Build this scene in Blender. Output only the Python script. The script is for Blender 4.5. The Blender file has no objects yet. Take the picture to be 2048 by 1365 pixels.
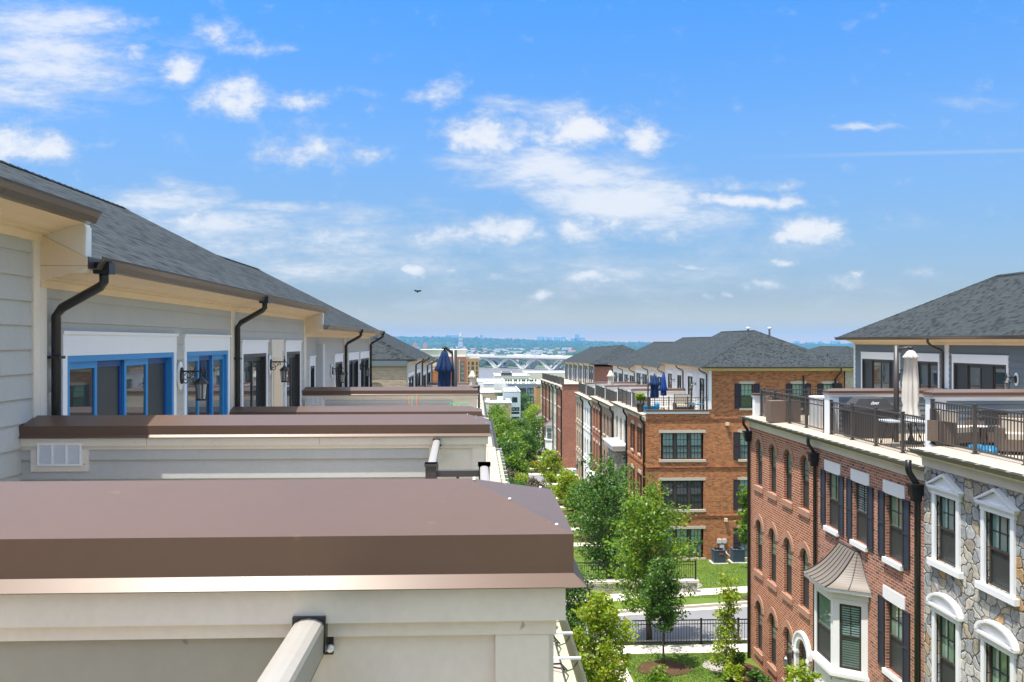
import bpy, math, random
import numpy as np
from mathutils import Vector, Matrix
random.seed(7)
R = math.radians
scene = bpy.context.scene
COL = scene.collection
# ------------------------------------------------------------------ camera maths (metres, camera at the origin, +Y up the street)
FPX = 1700.0
TH = math.atan(69 / FPX); CS, SN = math.cos(TH), math.sin(TH)
def ratio(px):
    t = (px - 1024) / FPX
    return (t * CS + SN) / (CS - t * SN)
def Xat(px, Y): return ratio(px) * Y
def Yat(px, X): return X / ratio(px)
def Zat(py, X, Y): return (684 - py) / FPX * (Y * CS + X * SN)
# ------------------------------------------------------------------ mesh builder
class MB:
    def __init__(s):
        s.v = []; s.f = []; s.m = []; s.sm = []; s.M = None; s.smooth = False
    def P(s, p):
        p = Vector(p)
        if s.M is not None: p = s.M @ p
        s.v.append(p); return len(s.v) - 1
    def poly(s, pts, m=0):
        s.f.append([s.P(p) for p in pts]); s.m.append(m); s.sm.append(s.smooth)
    def box(s, x0, y0, z0, x1, y1, z1, m=0):
        if x0 > x1: x0, x1 = x1, x0
        if y0 > y1: y0, y1 = y1, y0
        if z0 > z1: z0, z1 = z1, z0
        a = [s.P(p) for p in ((x0,y0,z0),(x1,y0,z0),(x1,y1,z0),(x0,y1,z0),(x0,y0,z1),(x1,y0,z1),(x1,y1,z1),(x0,y1,z1))]
        for q in ((0,3,2,1),(4,5,6,7),(0,1,5,4),(1,2,6,5),(2,3,7,6),(3,0,4,7)):
            s.f.append([a[i] for i in q]); s.m.append(m); s.sm.append(False)
    def extrude(s, pts, vec, m=0, caps=True):
        vec = Vector(vec); n = len(pts)
        a = [s.P(p) for p in pts]; b = [s.P(Vector(p) + vec) for p in pts]
        for i in range(n):
            j = (i + 1) % n
            s.f.append([a[i], a[j], b[j], b[i]]); s.m.append(m); s.sm.append(s.smooth)
        if caps:
            s.f.append(a[::-1]); s.m.append(m); s.sm.append(False)
            s.f.append(b); s.m.append(m); s.sm.append(False)
    def tube(s, path, r, n=8, m=0, smooth=True, squash=None):
        path = [Vector(p) for p in path]; rr = r if isinstance(r, (list, tuple)) else [r] * len(path)
        rings = []; up = Vector((0.13, 0.21, 0.97)).normalized()
        for i, p in enumerate(path):
            d = (path[min(i + 1, len(path) - 1)] - path[max(i - 1, 0)]).normalized()
            if abs(d.dot(up)) > 0.97: up = Vector((0.9, 0.3, 0.1)).normalized()
            a = d.cross(up).normalized(); b = a.cross(d).normalized()
            rings.append([s.P(p + (a * math.cos(6.28318 * (k + .5) / n) + b * math.sin(6.28318 * (k + .5) / n)) * rr[i]) for k in range(n)])
        for i in range(len(rings) - 1):
            for k in range(n):
                l = (k + 1) % n
                s.f.append([rings[i][k], rings[i][l], rings[i + 1][l], rings[i + 1][k]]); s.m.append(m); s.sm.append(smooth and n > 4)
        for rg in (rings[0][::-1], rings[-1]):
            s.f.append(rg); s.m.append(m); s.sm.append(False)
    def lathe(s, c, prof, n=14, m=0, wob=None, smooth=True):
        c = Vector(c); rings = []
        for i, (r, z) in enumerate(prof):
            ring = []
            for k in range(n):
                a = 6.28318 * k / n; q = r * (1 + (wob(k, n, i) if wob else 0))
                ring.append(s.P(c + Vector((q * math.cos(a), q * math.sin(a), z))))
            rings.append(ring)
        for i in range(len(rings) - 1):
            for k in range(n):
                l = (k + 1) % n
                s.f.append([rings[i][k], rings[i][l], rings[i + 1][l], rings[i + 1][k]]); s.m.append(m); s.sm.append(smooth)
        for rg in (rings[0][::-1], rings[-1]):
            s.f.append(rg); s.m.append(m); s.sm.append(False)
    def mesh(s, name, mats, off=(0, 0, 0)):
        off = Vector(off); me = bpy.data.meshes.new(name)
        me.from_pydata([tuple(p - off) for p in s.v], [], s.f)
        if not isinstance(mats, (list, tuple)): mats = [mats]
        for mt in mats: me.materials.append(mt)
        me.polygons.foreach_set('material_index', [min(i, len(mats) - 1) for i in s.m])
        me.polygons.foreach_set('use_smooth', s.sm)
        uvl = me.uv_layers.new(name='UVMap'); uv = [0.0] * (2 * len(me.loops)); li = 0
        for f in s.f:
            pts = [s.v[i] for i in f]; nrm = Vector((0, 0, 0))
            for i in range(len(pts)):
                a, b = pts[i], pts[(i + 1) % len(pts)]
                nrm += Vector(((a.y - b.y) * (a.z + b.z), (a.z - b.z) * (a.x + b.x), (a.x - b.x) * (a.y + b.y)))
            if nrm.length < 1e-12: nrm = Vector((0, 0, 1))
            nrm.normalize()
            if nrm.z < -1e-3 or (abs(nrm.z) <= 1e-3 and False): nrm = -nrm
            if nrm.z > .995: t, b = Vector((1, 0, 0)), Vector((0, 1, 0))
            else:
                t = Vector((-nrm.y, nrm.x, 0)).normalized(); b = nrm.cross(t)
                if b.z < 0: b = -b
            for p in pts:
                uv[li] = p.dot(t); uv[li + 1] = p.dot(b); li += 2
        uvl.data.foreach_set('uv', uv)
        me.update(); return me
ROOTLOC = {}
def link(name, data, parent=None):
    o = bpy.data.objects.new(name, data); COL.objects.link(o)
    if parent is not None: o.parent = parent
    return o
def meta(o, label=None, cat=None, group=None, kind=None):
    if label: o['label'] = label
    if cat: o['category'] = cat
    if group: o['group'] = group
    if kind: o['kind'] = kind
    return o
def root(name, label, cat, loc, group=None, rotz=0):
    o = link(name, None); o.location = loc; o.rotation_euler.z = rotz; o.empty_display_size = .3
    ROOTLOC[o.name] = Vector(loc); return meta(o, label, cat, group)
def top(o):
    while o.parent is not None: o = o.parent
    return o
def part(mb, name, parent, mats, label=None):
    """mesh given in world coordinates, linked below PARENT (thing or part)"""
    o = link(name, mb.mesh(name, mats, ROOTLOC[top(parent).name]), parent)
    if label: o['label'] = label
    return o
def solo(mb, name, mats, loc, label=None, cat=None, group=None, kind=None):
    o = link(name, mb.mesh(name, mats, loc)); o.location = loc; ROOTLOC[o.name] = Vector(loc)
    return meta(o, label, cat, group, kind)
def inst(name, me, parent, pos, rotz=0, sub=()):
    """shared mesh ME placed at world POS as a part of PARENT; SUB = [(name, mesh)] become its sub-parts"""
    o = link(name, me, parent); o.location = Vector(pos) - ROOTLOC[top(parent).name]; o.rotation_euler.z = rotz
    for n, m2 in sub: link(n, m2, o)
    return o
def copy_thing(src, loc, label=None, rotz=None, scale=None):
    c = src.copy(); COL.objects.link(c); c.location = loc; ROOTLOC[c.name] = Vector(loc)
    if label: c['label'] = label
    if rotz is not None: c.rotation_euler.z = rotz
    if scale: c.scale = scale if isinstance(scale, (tuple, list)) else (scale,) * 3
    def rec(a, b):
        for ch in list(a.children):
            d = ch.copy(); COL.objects.link(d); d.parent = b; rec(ch, d)
    rec(src, c); return c
# ------------------------------------------------------------------ materials
def nodes(name):
    m = bpy.data.materials.new(name); m.use_nodes = True
    nt = m.node_tree; return m, nt, nt.nodes['Principled BSDF']
def N(nt, t, **kw):
    n = nt.nodes.new(t)
    for k, v in kw.items(): setattr(n, k, v)
    return n
def setin(n, **kw):
    for k, v in kw.items():
        k = k.replace('_', ' ')
        n.inputs[k].default_value = v
def rgb(c): return (c[0], c[1], c[2], 1)
def plain(name, col, rough=.6, spec=.5, metal=0, var=.10, scale=2.5, bump=0, coat=0, fine=60, detail=.06, wear=0.0):
    """one painted / cast / cloth colour with soft wear and fine grain"""
    m, nt, p = nodes(name); L = nt.links.new
    tc = N(nt, 'ShaderNodeTexCoord'); n1 = N(nt, 'ShaderNodeTexNoise'); setin(n1, Scale=scale, Detail=5.0, Roughness=.6)
    n2 = N(nt, 'ShaderNodeTexNoise'); setin(n2, Scale=fine, Detail=2.0)
    L(tc.outputs['Object'], n1.inputs['Vector']); L(tc.outputs['Object'], n2.inputs['Vector'])
    mx = N(nt, 'ShaderNodeMix', data_type='RGBA'); k = var
    mx.inputs[6].default_value = rgb([c * (1 - k) for c in col]); mx.inputs[7].default_value = rgb([min(1, c * (1 + k)) for c in col])
    L(n1.outputs['Fac'], mx.inputs[0])
    hs = N(nt, 'ShaderNodeHueSaturation'); mr = N(nt, 'ShaderNodeMapRange'); setin(mr, To_Min=1 - detail, To_Max=1 + detail)
    L(n2.outputs['Fac'], mr.inputs['Value']); L(mr.outputs['Result'], hs.inputs['Value']); L(mx.outputs[2], hs.inputs['Color'])
    if wear:      # weathering of an outdoor surface: faint runs down the boards and sparse small marks
        mp = N(nt, 'ShaderNodeMapping'); setin(mp, Scale=(2.2, 2.2, .8)); L(tc.outputs['Object'], mp.inputs['Vector']); n3 = N(nt, 'ShaderNodeTexNoise'); setin(n3, Scale=1.6, Detail=5.0, Roughness=.7); L(mp.outputs[0], n3.inputs['Vector'])
        n4 = N(nt, 'ShaderNodeTexNoise'); setin(n4, Scale=22.0, Detail=2.0); L(tc.outputs['Object'], n4.inputs['Vector'])
        s1 = N(nt, 'ShaderNodeMapRange'); setin(s1, From_Min=.3, From_Max=.7, To_Min=1 - .055 * abs(wear), To_Max=1 + .035 * abs(wear)); L(n3.outputs['Fac'], s1.inputs['Value'])
        s2 = N(nt, 'ShaderNodeMapRange', interpolation_type='SMOOTHSTEP'); setin(s2, From_Min=.73, From_Max=.78, To_Min=1, To_Max=1 - .42 * wear); L(n4.outputs['Fac'], s2.inputs['Value'])
        mm = N(nt, 'ShaderNodeMath', operation='MULTIPLY'); L(s1.outputs['Result'], mm.inputs[0]); L(s2.outputs['Result'], mm.inputs[1]); h2 = N(nt, 'ShaderNodeHueSaturation'); L(mm.outputs[0], h2.inputs['Value']); L(hs.outputs['Color'], h2.inputs['Color']); hs = h2
    L(hs.outputs['Color'], p.inputs['Base Color'])
    mr2 = N(nt, 'ShaderNodeMapRange'); setin(mr2, To_Min=max(0, rough - .08), To_Max=min(1, rough + .08)); L(n1.outputs['Fac'], mr2.inputs['Value'])
    L(mr2.outputs['Result'], p.inputs['Roughness'])
    setin(p, Metallic=metal); p.inputs['Specular IOR Level'].default_value = spec
    if coat: p.inputs['Coat Weight'].default_value = coat; p.inputs['Coat Roughness'].default_value = .1
    if bump:
        b = N(nt, 'ShaderNodeBump'); setin(b, Strength=bump, Distance=.01); L(n2.outputs['Fac'], b.inputs['Height']); L(b.outputs['Normal'], p.inputs['Normal'])
    return m
def brick(name, cols, mortar, bw=.215, bh=.075, mo=.011, rough=.85, var=.5, bump=.6, msoft=.1):
    """brick courses from UVs in metres; each brick takes one of COLS"""
    m, nt, p = nodes(name); L = nt.links.new
    uv = N(nt, 'ShaderNodeUVMap'); br = N(nt, 'ShaderNodeTexBrick')
    br.offset = .5; setin(br, Scale=1.0, Mortar_Size=mo, Mortar_Smooth=msoft, Bias=0.0, Brick_Width=bw, Row_Height=bh)
    br.inputs['Color1'].default_value = (0, 0, 0, 1); br.inputs['Color2'].default_value = (1, 1, 1, 1); br.inputs['Mortar'].default_value = (.5, .5, .5, 1)
    L(uv.outputs['UV'], br.inputs['Vector'])
    cr = N(nt, 'ShaderNodeValToRGB'); e = cr.color_ramp.elements
    n = len(cols)
    for i, c in enumerate(cols):
        if i < 2: el = e[i]; el.position = i / max(1, n - 1)
        else: el = e.new(i / (n - 1))
        el.color = rgb(c)
    if n > 2:
        for i, el in enumerate(sorted(e, key=lambda q: q.position)): pass
        ps = [i / (n - 1) for i in range(n)]
        for i in range(n): e[i].position = ps[i]; e[i].color = rgb(cols[i])
    nz = N(nt, 'ShaderNodeTexNoise'); setin(nz, Scale=.7, Detail=6.0, Roughness=.65); tc = N(nt, 'ShaderNodeTexCoord'); L(tc.outputs['Object'], nz.inputs['Vector'])
    nf = N(nt, 'ShaderNodeTexNoise'); setin(nf, Scale=45.0, Detail=3.0); L(tc.outputs['Object'], nf.inputs['Vector'])
    bw_ = N(nt, 'ShaderNodeRGBToBW'); L(br.outputs['Color'], bw_.inputs['Color']); L(bw_.outputs['Val'], cr.inputs['Fac'])
    hs = N(nt, 'ShaderNodeHueSaturation'); ad = N(nt, 'ShaderNodeMath', operation='ADD'); L(nz.outputs['Fac'], ad.inputs[0]); L(nf.outputs['Fac'], ad.inputs[1])
    mr = N(nt, 'ShaderNodeMapRange'); setin(mr, From_Min=.5, From_Max=1.5, To_Min=1 - var, To_Max=1 + var); L(ad.outputs[0], mr.inputs['Value']); L(mr.outputs['Result'], hs.inputs['Value'])
    L(cr.outputs['Color'], hs.inputs['Color'])
    mx = N(nt, 'ShaderNodeMix', data_type='RGBA'); L(br.outputs['Fac'], mx.inputs[0]); L(hs.outputs['Color'], mx.inputs[6]); mx.inputs[7].default_value = rgb(mortar)
    L(mx.outputs[2], p.inputs['Base Color']); setin(p, Roughness=rough); p.inputs['Specular IOR Level'].default_value = .25
    iv = N(nt, 'ShaderNodeMath', operation='SUBTRACT'); iv.inputs[0].default_value = 1; L(br.outputs['Fac'], iv.inputs[1])
    b = N(nt, 'ShaderNodeBump'); setin(b, Strength=bump, Distance=.008); L(iv.outputs[0], b.inputs['Height']); L(b.outputs['Normal'], p.inputs['Normal'])
    return m
def shingle(name, cols, streak=.35, bw=.19, bh=.125):
    """asphalt shingles: courses with a butt edge, tabs of mixed greys, granule noise"""
    m, nt, p = nodes(name); L = nt.links.new
    uv = N(nt, 'ShaderNodeUVMap'); br = N(nt, 'ShaderNodeTexBrick'); br.offset = .37; br.offset_frequency = 3; br.squash = .7; br.squash_frequency = 2
    setin(br, Scale=1.0, Mortar_Size=.004, Mortar_Smooth=.1, Bias=0.0, Brick_Width=bw, Row_Height=bh)
    br.inputs['Color1'].default_value = (0, 0, 0, 1); br.inputs['Color2'].default_value = (1, 1, 1, 1); br.inputs['Mortar'].default_value = (.12, .12, .12, 1)
    L(uv.outputs['UV'], br.inputs['Vector'])
    cr = N(nt, 'ShaderNodeValToRGB'); e = cr.color_ramp.elements; e.new(.5); n = 3
    for i in range(3): e[i].position = (.08, .34, 1.0)[i]; e[i].color = rgb(cols[i])
    bw_ = N(nt, 'ShaderNodeRGBToBW'); L(br.outputs['Color'], bw_.inputs['Color']); L(bw_.outputs['Val'], cr.inputs['Fac'])
    tc = N(nt, 'ShaderNodeTexCoord'); nz = N(nt, 'ShaderNodeTexNoise'); setin(nz, Scale=.8, Detail=3.0); L(tc.outputs['Object'], nz.inputs['Vector'])
    nf = N(nt, 'ShaderNodeTexNoise'); setin(nf, Scale=90.0, Detail=2.0); L(tc.outputs['Object'], nf.inputs['Vector'])
    ad = N(nt, 'ShaderNodeMath', operation='ADD'); L(nz.outputs['Fac'], ad.inputs[0]); L(nf.outputs['Fac'], ad.inputs[1])
    mr = N(nt, 'ShaderNodeMapRange'); setin(mr, From_Min=.5, From_Max=1.5, To_Min=.8, To_Max=1.2); L(ad.outputs[0], mr.inputs['Value'])
    hs = N(nt, 'ShaderNodeHueSaturation'); L(mr.outputs['Result'], hs.inputs['Value']); L(cr.outputs['Color'], hs.inputs['Color']); L(hs.outputs['Color'], p.inputs['Base Color'])
    setin(p, Roughness=.95); p.inputs['Specular IOR Level'].default_value = .15
    # the butt edge of each course stands proud: saw-tooth height along the slope, tabs thicker at random
    sp = N(nt, 'ShaderNodeSeparateXYZ'); L(uv.outputs['UV'], sp.inputs[0]); dv = N(nt, 'ShaderNodeMath', operation='DIVIDE'); dv.inputs[1].default_value = bh; L(sp.outputs['Y'], dv.inputs[0])
    fr = N(nt, 'ShaderNodeMath', operation='FRACT'); L(dv.outputs[0], fr.inputs[0])
    om = N(nt, 'ShaderNodeMath', operation='SUBTRACT'); om.inputs[0].default_value = 1; L(fr.outputs[0], om.inputs[1])
    ml = N(nt, 'ShaderNodeMath', operation='MULTIPLY'); L(om.outputs[0], ml.inputs[0]); a2 = N(nt, 'ShaderNodeMath', operation='ADD'); a2.inputs[1].default_value = .55; L(bw_.outputs['Val'], a2.inputs[0]); L(a2.outputs[0], ml.inputs[1])
    b = N(nt, 'ShaderNodeBump'); setin(b, Strength=.8, Distance=.012); L(ml.outputs[0], b.inputs['Height']); L(b.outputs['Normal'], p.inputs['Normal'])
    return m
def stone(name, scale=3.6):
    """random rubble: Voronoi stones of mixed grey, tan and rust with recessed joints"""
    m, nt, p = nodes(name); L = nt.links.new
    uv = N(nt, 'ShaderNodeUVMap'); mp = N(nt, 'ShaderNodeMapping'); setin(mp, Scale=(1, 1.15, 1)); L(uv.outputs['UV'], mp.inputs['Vector'])
    wz = N(nt, 'ShaderNodeTexNoise'); setin(wz, Scale=2.0, Detail=2.0); L(mp.outputs[0], wz.inputs['Vector'])
    wm = N(nt, 'ShaderNodeVectorMath', operation='MULTIPLY_ADD'); wm.inputs[1].default_value = (.22, .22, 0); L(wz.outputs['Color'], wm.inputs[0]); L(mp.outputs[0], wm.inputs[2])
    v1 = N(nt, 'ShaderNodeTexVoronoi', feature='F1', voronoi_dimensions='2D', distance='CHEBYCHEV'); v3 = N(nt, 'ShaderNodeTexVoronoi', feature='F2', voronoi_dimensions='2D', distance='CHEBYCHEV')
    v2 = N(nt, 'ShaderNodeMath', operation='SUBTRACT'); L(v3.outputs['Distance'], v2.inputs[0]); L(v1.outputs['Distance'], v2.inputs[1])
    for v in (v1, v3): setin(v, Scale=scale, Randomness=.9); L(wm.outputs[0], v.inputs['Vector'])
    cr = N(nt, 'ShaderNodeValToRGB'); cr.color_ramp.interpolation = 'CONSTANT'; e = cr.color_ramp.elements
    pal = [(.33,.32,.295),(.42,.40,.36),(.43,.355,.25),(.31,.32,.315),(.48,.44,.36),(.37,.36,.335),(.40,.26,.13),(.53,.51,.46),(.33,.285,.22),(.42,.42,.40),(.28,.28,.27),(.46,.45,.42)]
    for i in range(len(pal) - 2): e.new(.5)
    for i, c in enumerate(pal): e[i].position = i / len(pal); e[i].color = rgb(c)
    sp = N(nt, 'ShaderNodeSeparateXYZ'); L(v1.outputs['Color'], sp.inputs[0]); L(sp.outputs['X'], cr.inputs['Fac'])
    tc = N(nt, 'ShaderNodeTexCoord'); nz = N(nt, 'ShaderNodeTexNoise'); setin(nz, Scale=9.0, Detail=8.0, Roughness=.7); L(tc.outputs['Object'], nz.inputs['Vector'])
    mr = N(nt, 'ShaderNodeMapRange'); setin(mr, From_Min=.25, From_Max=.75, To_Min=.55, To_Max=1.45); L(nz.outputs['Fac'], mr.inputs['Value'])
    hs = N(nt, 'ShaderNodeHueSaturation'); L(cr.outputs['Color'], hs.inputs['Color']); L(mr.outputs['Result'], hs.inputs['Value'])
    st = N(nt, 'ShaderNodeMapRange', interpolation_type='SMOOTHSTEP'); setin(st, From_Min=.015, From_Max=.05); L(v2.outputs[0], st.inputs['Value'])
    mx = N(nt, 'ShaderNodeMix', data_type='RGBA'); L(st.outputs['Result'], mx.inputs[0]); mx.inputs[6].default_value = (.065, .06, .053, 1); L(hs.outputs['Color'], mx.inputs[7]); L(mx.outputs[2], p.inputs['Base Color'])
    setin(p, Roughness=.85); p.inputs['Specular IOR Level'].default_value = .3
    s3 = N(nt, 'ShaderNodeMapRange', interpolation_type='SMOOTHSTEP'); setin(s3, From_Min=.0, From_Max=.16); L(v2.outputs[0], s3.inputs['Value'])
    ma = N(nt, 'ShaderNodeMath', operation='MULTIPLY_ADD'); ma.inputs[1].default_value = .45; L(nz.outputs['Fac'], ma.inputs[0]); L(s3.outputs['Result'], ma.inputs[2])
    b = N(nt, 'ShaderNodeBump'); setin(b, Strength=.9, Distance=.04); L(ma.outputs[0], b.inputs['Height']); L(b.outputs['Normal'], p.inputs['Normal'])
    return m
def glass(name, col, rough=.03, spec=.8, slats=0, col2=None, wav=.02):
    """window glass seen by day: a mirror over a base colour"""
    m, nt, p = nodes(name); L = nt.links.new; tc = N(nt, 'ShaderNodeTexCoord')
    setin(p, Roughness=rough); p.inputs['Specular IOR Level'].default_value = spec; setin(p, IOR=1.52)
    nz = N(nt, 'ShaderNodeTexNoise'); setin(nz, Scale=1.6, Detail=1.0); L(tc.outputs['Object'], nz.inputs['Vector'])
    b = N(nt, 'ShaderNodeBump'); setin(b, Strength=wav, Distance=.1); L(nz.outputs['Fac'], b.inputs['Height']); L(b.outputs['Normal'], p.inputs['Coat Normal'])
    p.inputs['Coat Weight'].default_value = 1; p.inputs['Coat Roughness'].default_value = .01
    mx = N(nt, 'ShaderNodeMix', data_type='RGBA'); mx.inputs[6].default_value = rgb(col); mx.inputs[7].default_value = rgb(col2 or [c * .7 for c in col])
    if slats:
        uv = N(nt, 'ShaderNodeUVMap'); sp = N(nt, 'ShaderNodeSeparateXYZ'); L(uv.outputs['UV'], sp.inputs[0])
        dv = N(nt, 'ShaderNodeMath', operation='DIVIDE'); dv.inputs[1].default_value = slats; L(sp.outputs['Y'], dv.inputs[0]); fr = N(nt, 'ShaderNodeMath', operation='FRACT'); L(dv.outputs[0], fr.inputs[0])
        gt = N(nt, 'ShaderNodeMath', operation='GREATER_THAN'); gt.inputs[1].default_value = .58; L(fr.outputs[0], gt.inputs[0]); L(gt.outputs[0], mx.inputs[0])
    else:
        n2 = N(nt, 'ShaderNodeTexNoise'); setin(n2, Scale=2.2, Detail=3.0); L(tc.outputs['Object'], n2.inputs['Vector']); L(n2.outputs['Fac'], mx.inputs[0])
    L(mx.outputs[2], p.inputs['Base Color']); return m
def leafmat(name, cols, trans=.35):
    m, nt, p = nodes(name); L = nt.links.new
    g = N(nt, 'ShaderNodeNewGeometry'); cr = N(nt, 'ShaderNodeValToRGB'); e = cr.color_ramp.elements
    for i in range(len(cols) - 2): e.new(.5)
    for i, c in enumerate(cols): e[i].position = i / (len(cols) - 1); e[i].color = rgb(c)
    L(g.outputs['Random Per Island'], cr.inputs['Fac'])
    L(cr.outputs['Color'], p.inputs['Base Color']); setin(p, Roughness=.45); p.inputs['Specular IOR Level'].default_value = .45
    t = N(nt, 'ShaderNodeBsdfTranslucent'); hs = N(nt, 'ShaderNodeHueSaturation'); setin(hs, Value=1.5, Saturation=1.1); hs.inputs['Hue'].default_value = .49; L(cr.outputs['Color'], hs.inputs['Color']); L(hs.outputs['Color'], t.inputs['Color'])
    ms = N(nt, 'ShaderNodeMixShader'); ms.inputs[0].default_value = trans; L(p.outputs[0], ms.inputs[1]); L(t.outputs[0], ms.inputs[2])
    L(ms.outputs[0], nt.nodes['Material Output'].inputs['Surface']); return m
def grassmat(name, a, b, c):
    m, nt, p = nodes(name); L = nt.links.new; tc = N(nt, 'ShaderNodeTexCoord')
    n1 = N(nt, 'ShaderNodeTexNoise'); setin(n1, Scale=.45, Detail=6.0, Roughness=.7); n2 = N(nt, 'ShaderNodeTexNoise'); setin(n2, Scale=14.0, Detail=4.0)
    L(tc.outputs['Object'], n1.inputs['Vector']); L(tc.outputs['Object'], n2.inputs['Vector'])
    ad = N(nt, 'ShaderNodeMath', operation='ADD'); L(n1.outputs['Fac'], ad.inputs[0]); L(n2.outputs['Fac'], ad.inputs[1])
    cr = N(nt, 'ShaderNodeValToRGB'); e = cr.color_ramp.elements; e.new(.5)
    for i, (q, cc) in enumerate(((.35, a), (.5, b), (.68, c))): e[i].position = q; e[i].color = rgb(cc)
    ml = N(nt, 'ShaderNodeMath', operation='MULTIPLY'); ml.inputs[1].default_value = .5; L(ad.outputs[0], ml.inputs[0]); L(ml.outputs[0], cr.inputs['Fac']); L(cr.outputs['Color'], p.inputs['Base Color'])
    setin(p, Roughness=.9); p.inputs['Specular IOR Level'].default_value = .2
    bm = N(nt, 'ShaderNodeBump'); setin(bm, Strength=.7, Distance=.05); L(n2.outputs['Fac'], bm.inputs['Height']); L(bm.outputs['Normal'], p.inputs['Normal']); return m

M = {}
M['cap'] = plain('bronze_metal_cap', (.112, .069, .048), .36, .38, 0, .10, .9, 0, .0, 40, .05, wear=-.6)
for n_ in M['cap'].node_tree.nodes:
    if n_.type == 'BSDF_PRINCIPLED': n_.inputs['Specular Tint'].default_value = (1, .92, .86, 1)
M['bronze'] = plain('bronze_trim_metal', (.055, .044, .038), .4, .5, 0, .08)
M['black'] = plain('black_metal', (.012, .012, .013), .35, .5, 0, .1)
M['rail'] = plain('bronze_railing_paint', (.062, .055, .048), .38, .5, 0, .08)
M['greyrail'] = plain('grey_railing_paint', (.34, .315, .275), .4, .5, 0, .05, wear=.6)
M['cream'] = plain('cream_trim_paint', (.72, .56, .375), .55, .4, 0, .05, 1.5, .05, wear=.8)
M['offwhite'] = plain('warm_white_trim_paint', (.71, .64, .53), .55, .4, 0, .05, 1.5, .04, wear=1.0)
M['white'] = plain('white_trim_paint', (.80, .80, .79), .5, .4, 0, .03, 2, .03)
M['siding'] = plain('pebble_grey_siding', (.45, .445, .41), .7, .3, 0, .07, 1.1, .15, 0, 30, .05, wear=.7)
M['sidingtan'] = plain('clay_panel_siding', (.36, .325, .25), .7, .3, 0, .07, 1.1, .15, 0, 30, .05, wear=.9)
M['sidinglight'] = plain('light_grey_siding', (.56, .56, .53), .7, .3, 0, .05, 1.1, .1)
M['sidingwhite'] = plain('white_siding', (.72, .72, .70), .7, .3, 0, .05, 1.1, .1)
M['sidingblue'] = plain('slate_blue_siding', (.155, .185, .20), .7, .3, 0, .07, 1.1, .1)
M['deck'] = plain('tan_terrace_paver', (.50, .42, .32), .85, .2, 0, .12, 3, .2)
M['eave'] = plain('tan_low_roof_shingle', (.43, .355, .28), .9, .2, 0, .13, 4, .4, 0, 80, .2)
M['gutter'] = plain('bronze_gutter', (.075, .065, .055), .3, .5, 0, .1)
M['gutterolive'] = plain('lawn_tinted_bronze_gutter', (.085, .083, .052), .3, .6, 0, .12)  # reflected green of the lawn is put into the bronze base colour
M['gutterin'] = plain('pollen_dusted_gutter', (.50, .52, .30), .6, .3, 0, .12, 5)
M['steel'] = plain('galvanised_steel', (.75, .76, .76), .35, .5, .3, .06)
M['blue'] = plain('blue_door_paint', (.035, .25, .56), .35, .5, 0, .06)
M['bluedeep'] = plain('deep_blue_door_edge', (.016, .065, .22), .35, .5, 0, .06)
M['shutter'] = plain('black_shutter_paint', (.030, .032, .040), .45, .4, 0, .06)
M['shutterbrown'] = plain('brown_black_shutter_paint', (.032, .022, .022), .5, .4, 0, .06)
M['winframe'] = plain('dark_bronze_window_frame', (.045, .038, .032), .4, .5, 0, .06)
M['winblack'] = plain('black_window_frame', (.016, .017, .019), .4, .5, 0, .06)
M['limestone'] = plain('cast_stone', (.52, .46, .37), .8, .3, 0, .1, 3, .3)
M['glass'] = glass('door_glass', (.040, .062, .064), .02, 1.0)  # teal in the base colour is a painted reflection
M['glassteal'] = glass('window_glass_over_shade', (.27, .44, .385), .05, col2=(.17, .29, .26))
M['glassdim'] = glass('window_glass_dark_room', (.045, .06, .058))
M['glassgreen'] = glass('window_glass_painted_reflection', (.25, .40, .28), .03, .9, col2=(.12, .20, .13))  # green base carries a painted reflection of trees, lawn and sky
M['lampglass'] = glass('lantern_glass', (.34, .36, .35), .05)
M['screen'] = plain('insect_screen_mesh', (.036, .042, .040), .45, .5, 0, .06, 2, 0, 0, 300, .1)
M['screenteal'] = plain('insect_screen_over_shade', (.115, .17, .158), .4, .5, 0, .06, 2, 0, 0, 300, .1)
M['blinds'] = glass('glass_over_slatted_blinds', (.24, .36, .35), .06, .6, .068, (.03, .05, .052))
M['blindsdim'] = glass('screen_over_slatted_blinds', (.13, .19, .17), .3, .5, .068, (.04, .055, .05))
M['brickred'] = brick('dark_red_brick', [(.19,.042,.022),(.30,.075,.036),(.38,.115,.055),(.24,.056,.029)], (.60,.42,.28), .215, .085, .012)
M['brickmix'] = brick('rose_mixed_brick', [(.12,.05,.04),(.32,.115,.07),(.42,.18,.115),(.25,.085,.055),(.40,.15,.09)], (.50,.385,.295), .215, .08, .010)
M['brickorange'] = brick('orange_brown_brick', [(.14,.040,.018),(.34,.100,.038),(.48,.185,.058),(.41,.120,.042),(.25,.068,.028)], (.46,.27,.135), .215, .08, .010, var=.32)
M['brickfar'] = brick('red_brick', [(.22,.062,.033),(.31,.092,.046),(.37,.13,.068)], (.44,.30,.21), .215, .08, .009)
M['bricktan'] = brick('tan_brick', [(.36,.25,.16),(.43,.31,.21),(.48,.36,.26)], (.52,.44,.34), .215, .08, .009)
M['brickbrown'] = brick('taupe_brick', [(.24,.155,.11),(.30,.20,.145),(.35,.25,.185)], (.40,.32,.25), .215, .08, .009)
M['brickcream'] = brick('cream_painted_brick', [(.58,.53,.43),(.64,.59,.49),(.68,.64,.55)], (.60,.55,.46), .215, .08, .009)
M['brickwhite'] = brick('white_painted_brick', [(.74,.73,.70),(.78,.77,.75),(.80,.79,.77)], (.70,.69,.66), .215, .08, .009)
M['brickbuff'] = brick('speckled_buff_brick', [(.40,.30,.22),(.50,.41,.32),(.34,.25,.18)], (.53,.47,.38), .215, .08, .010)
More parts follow.
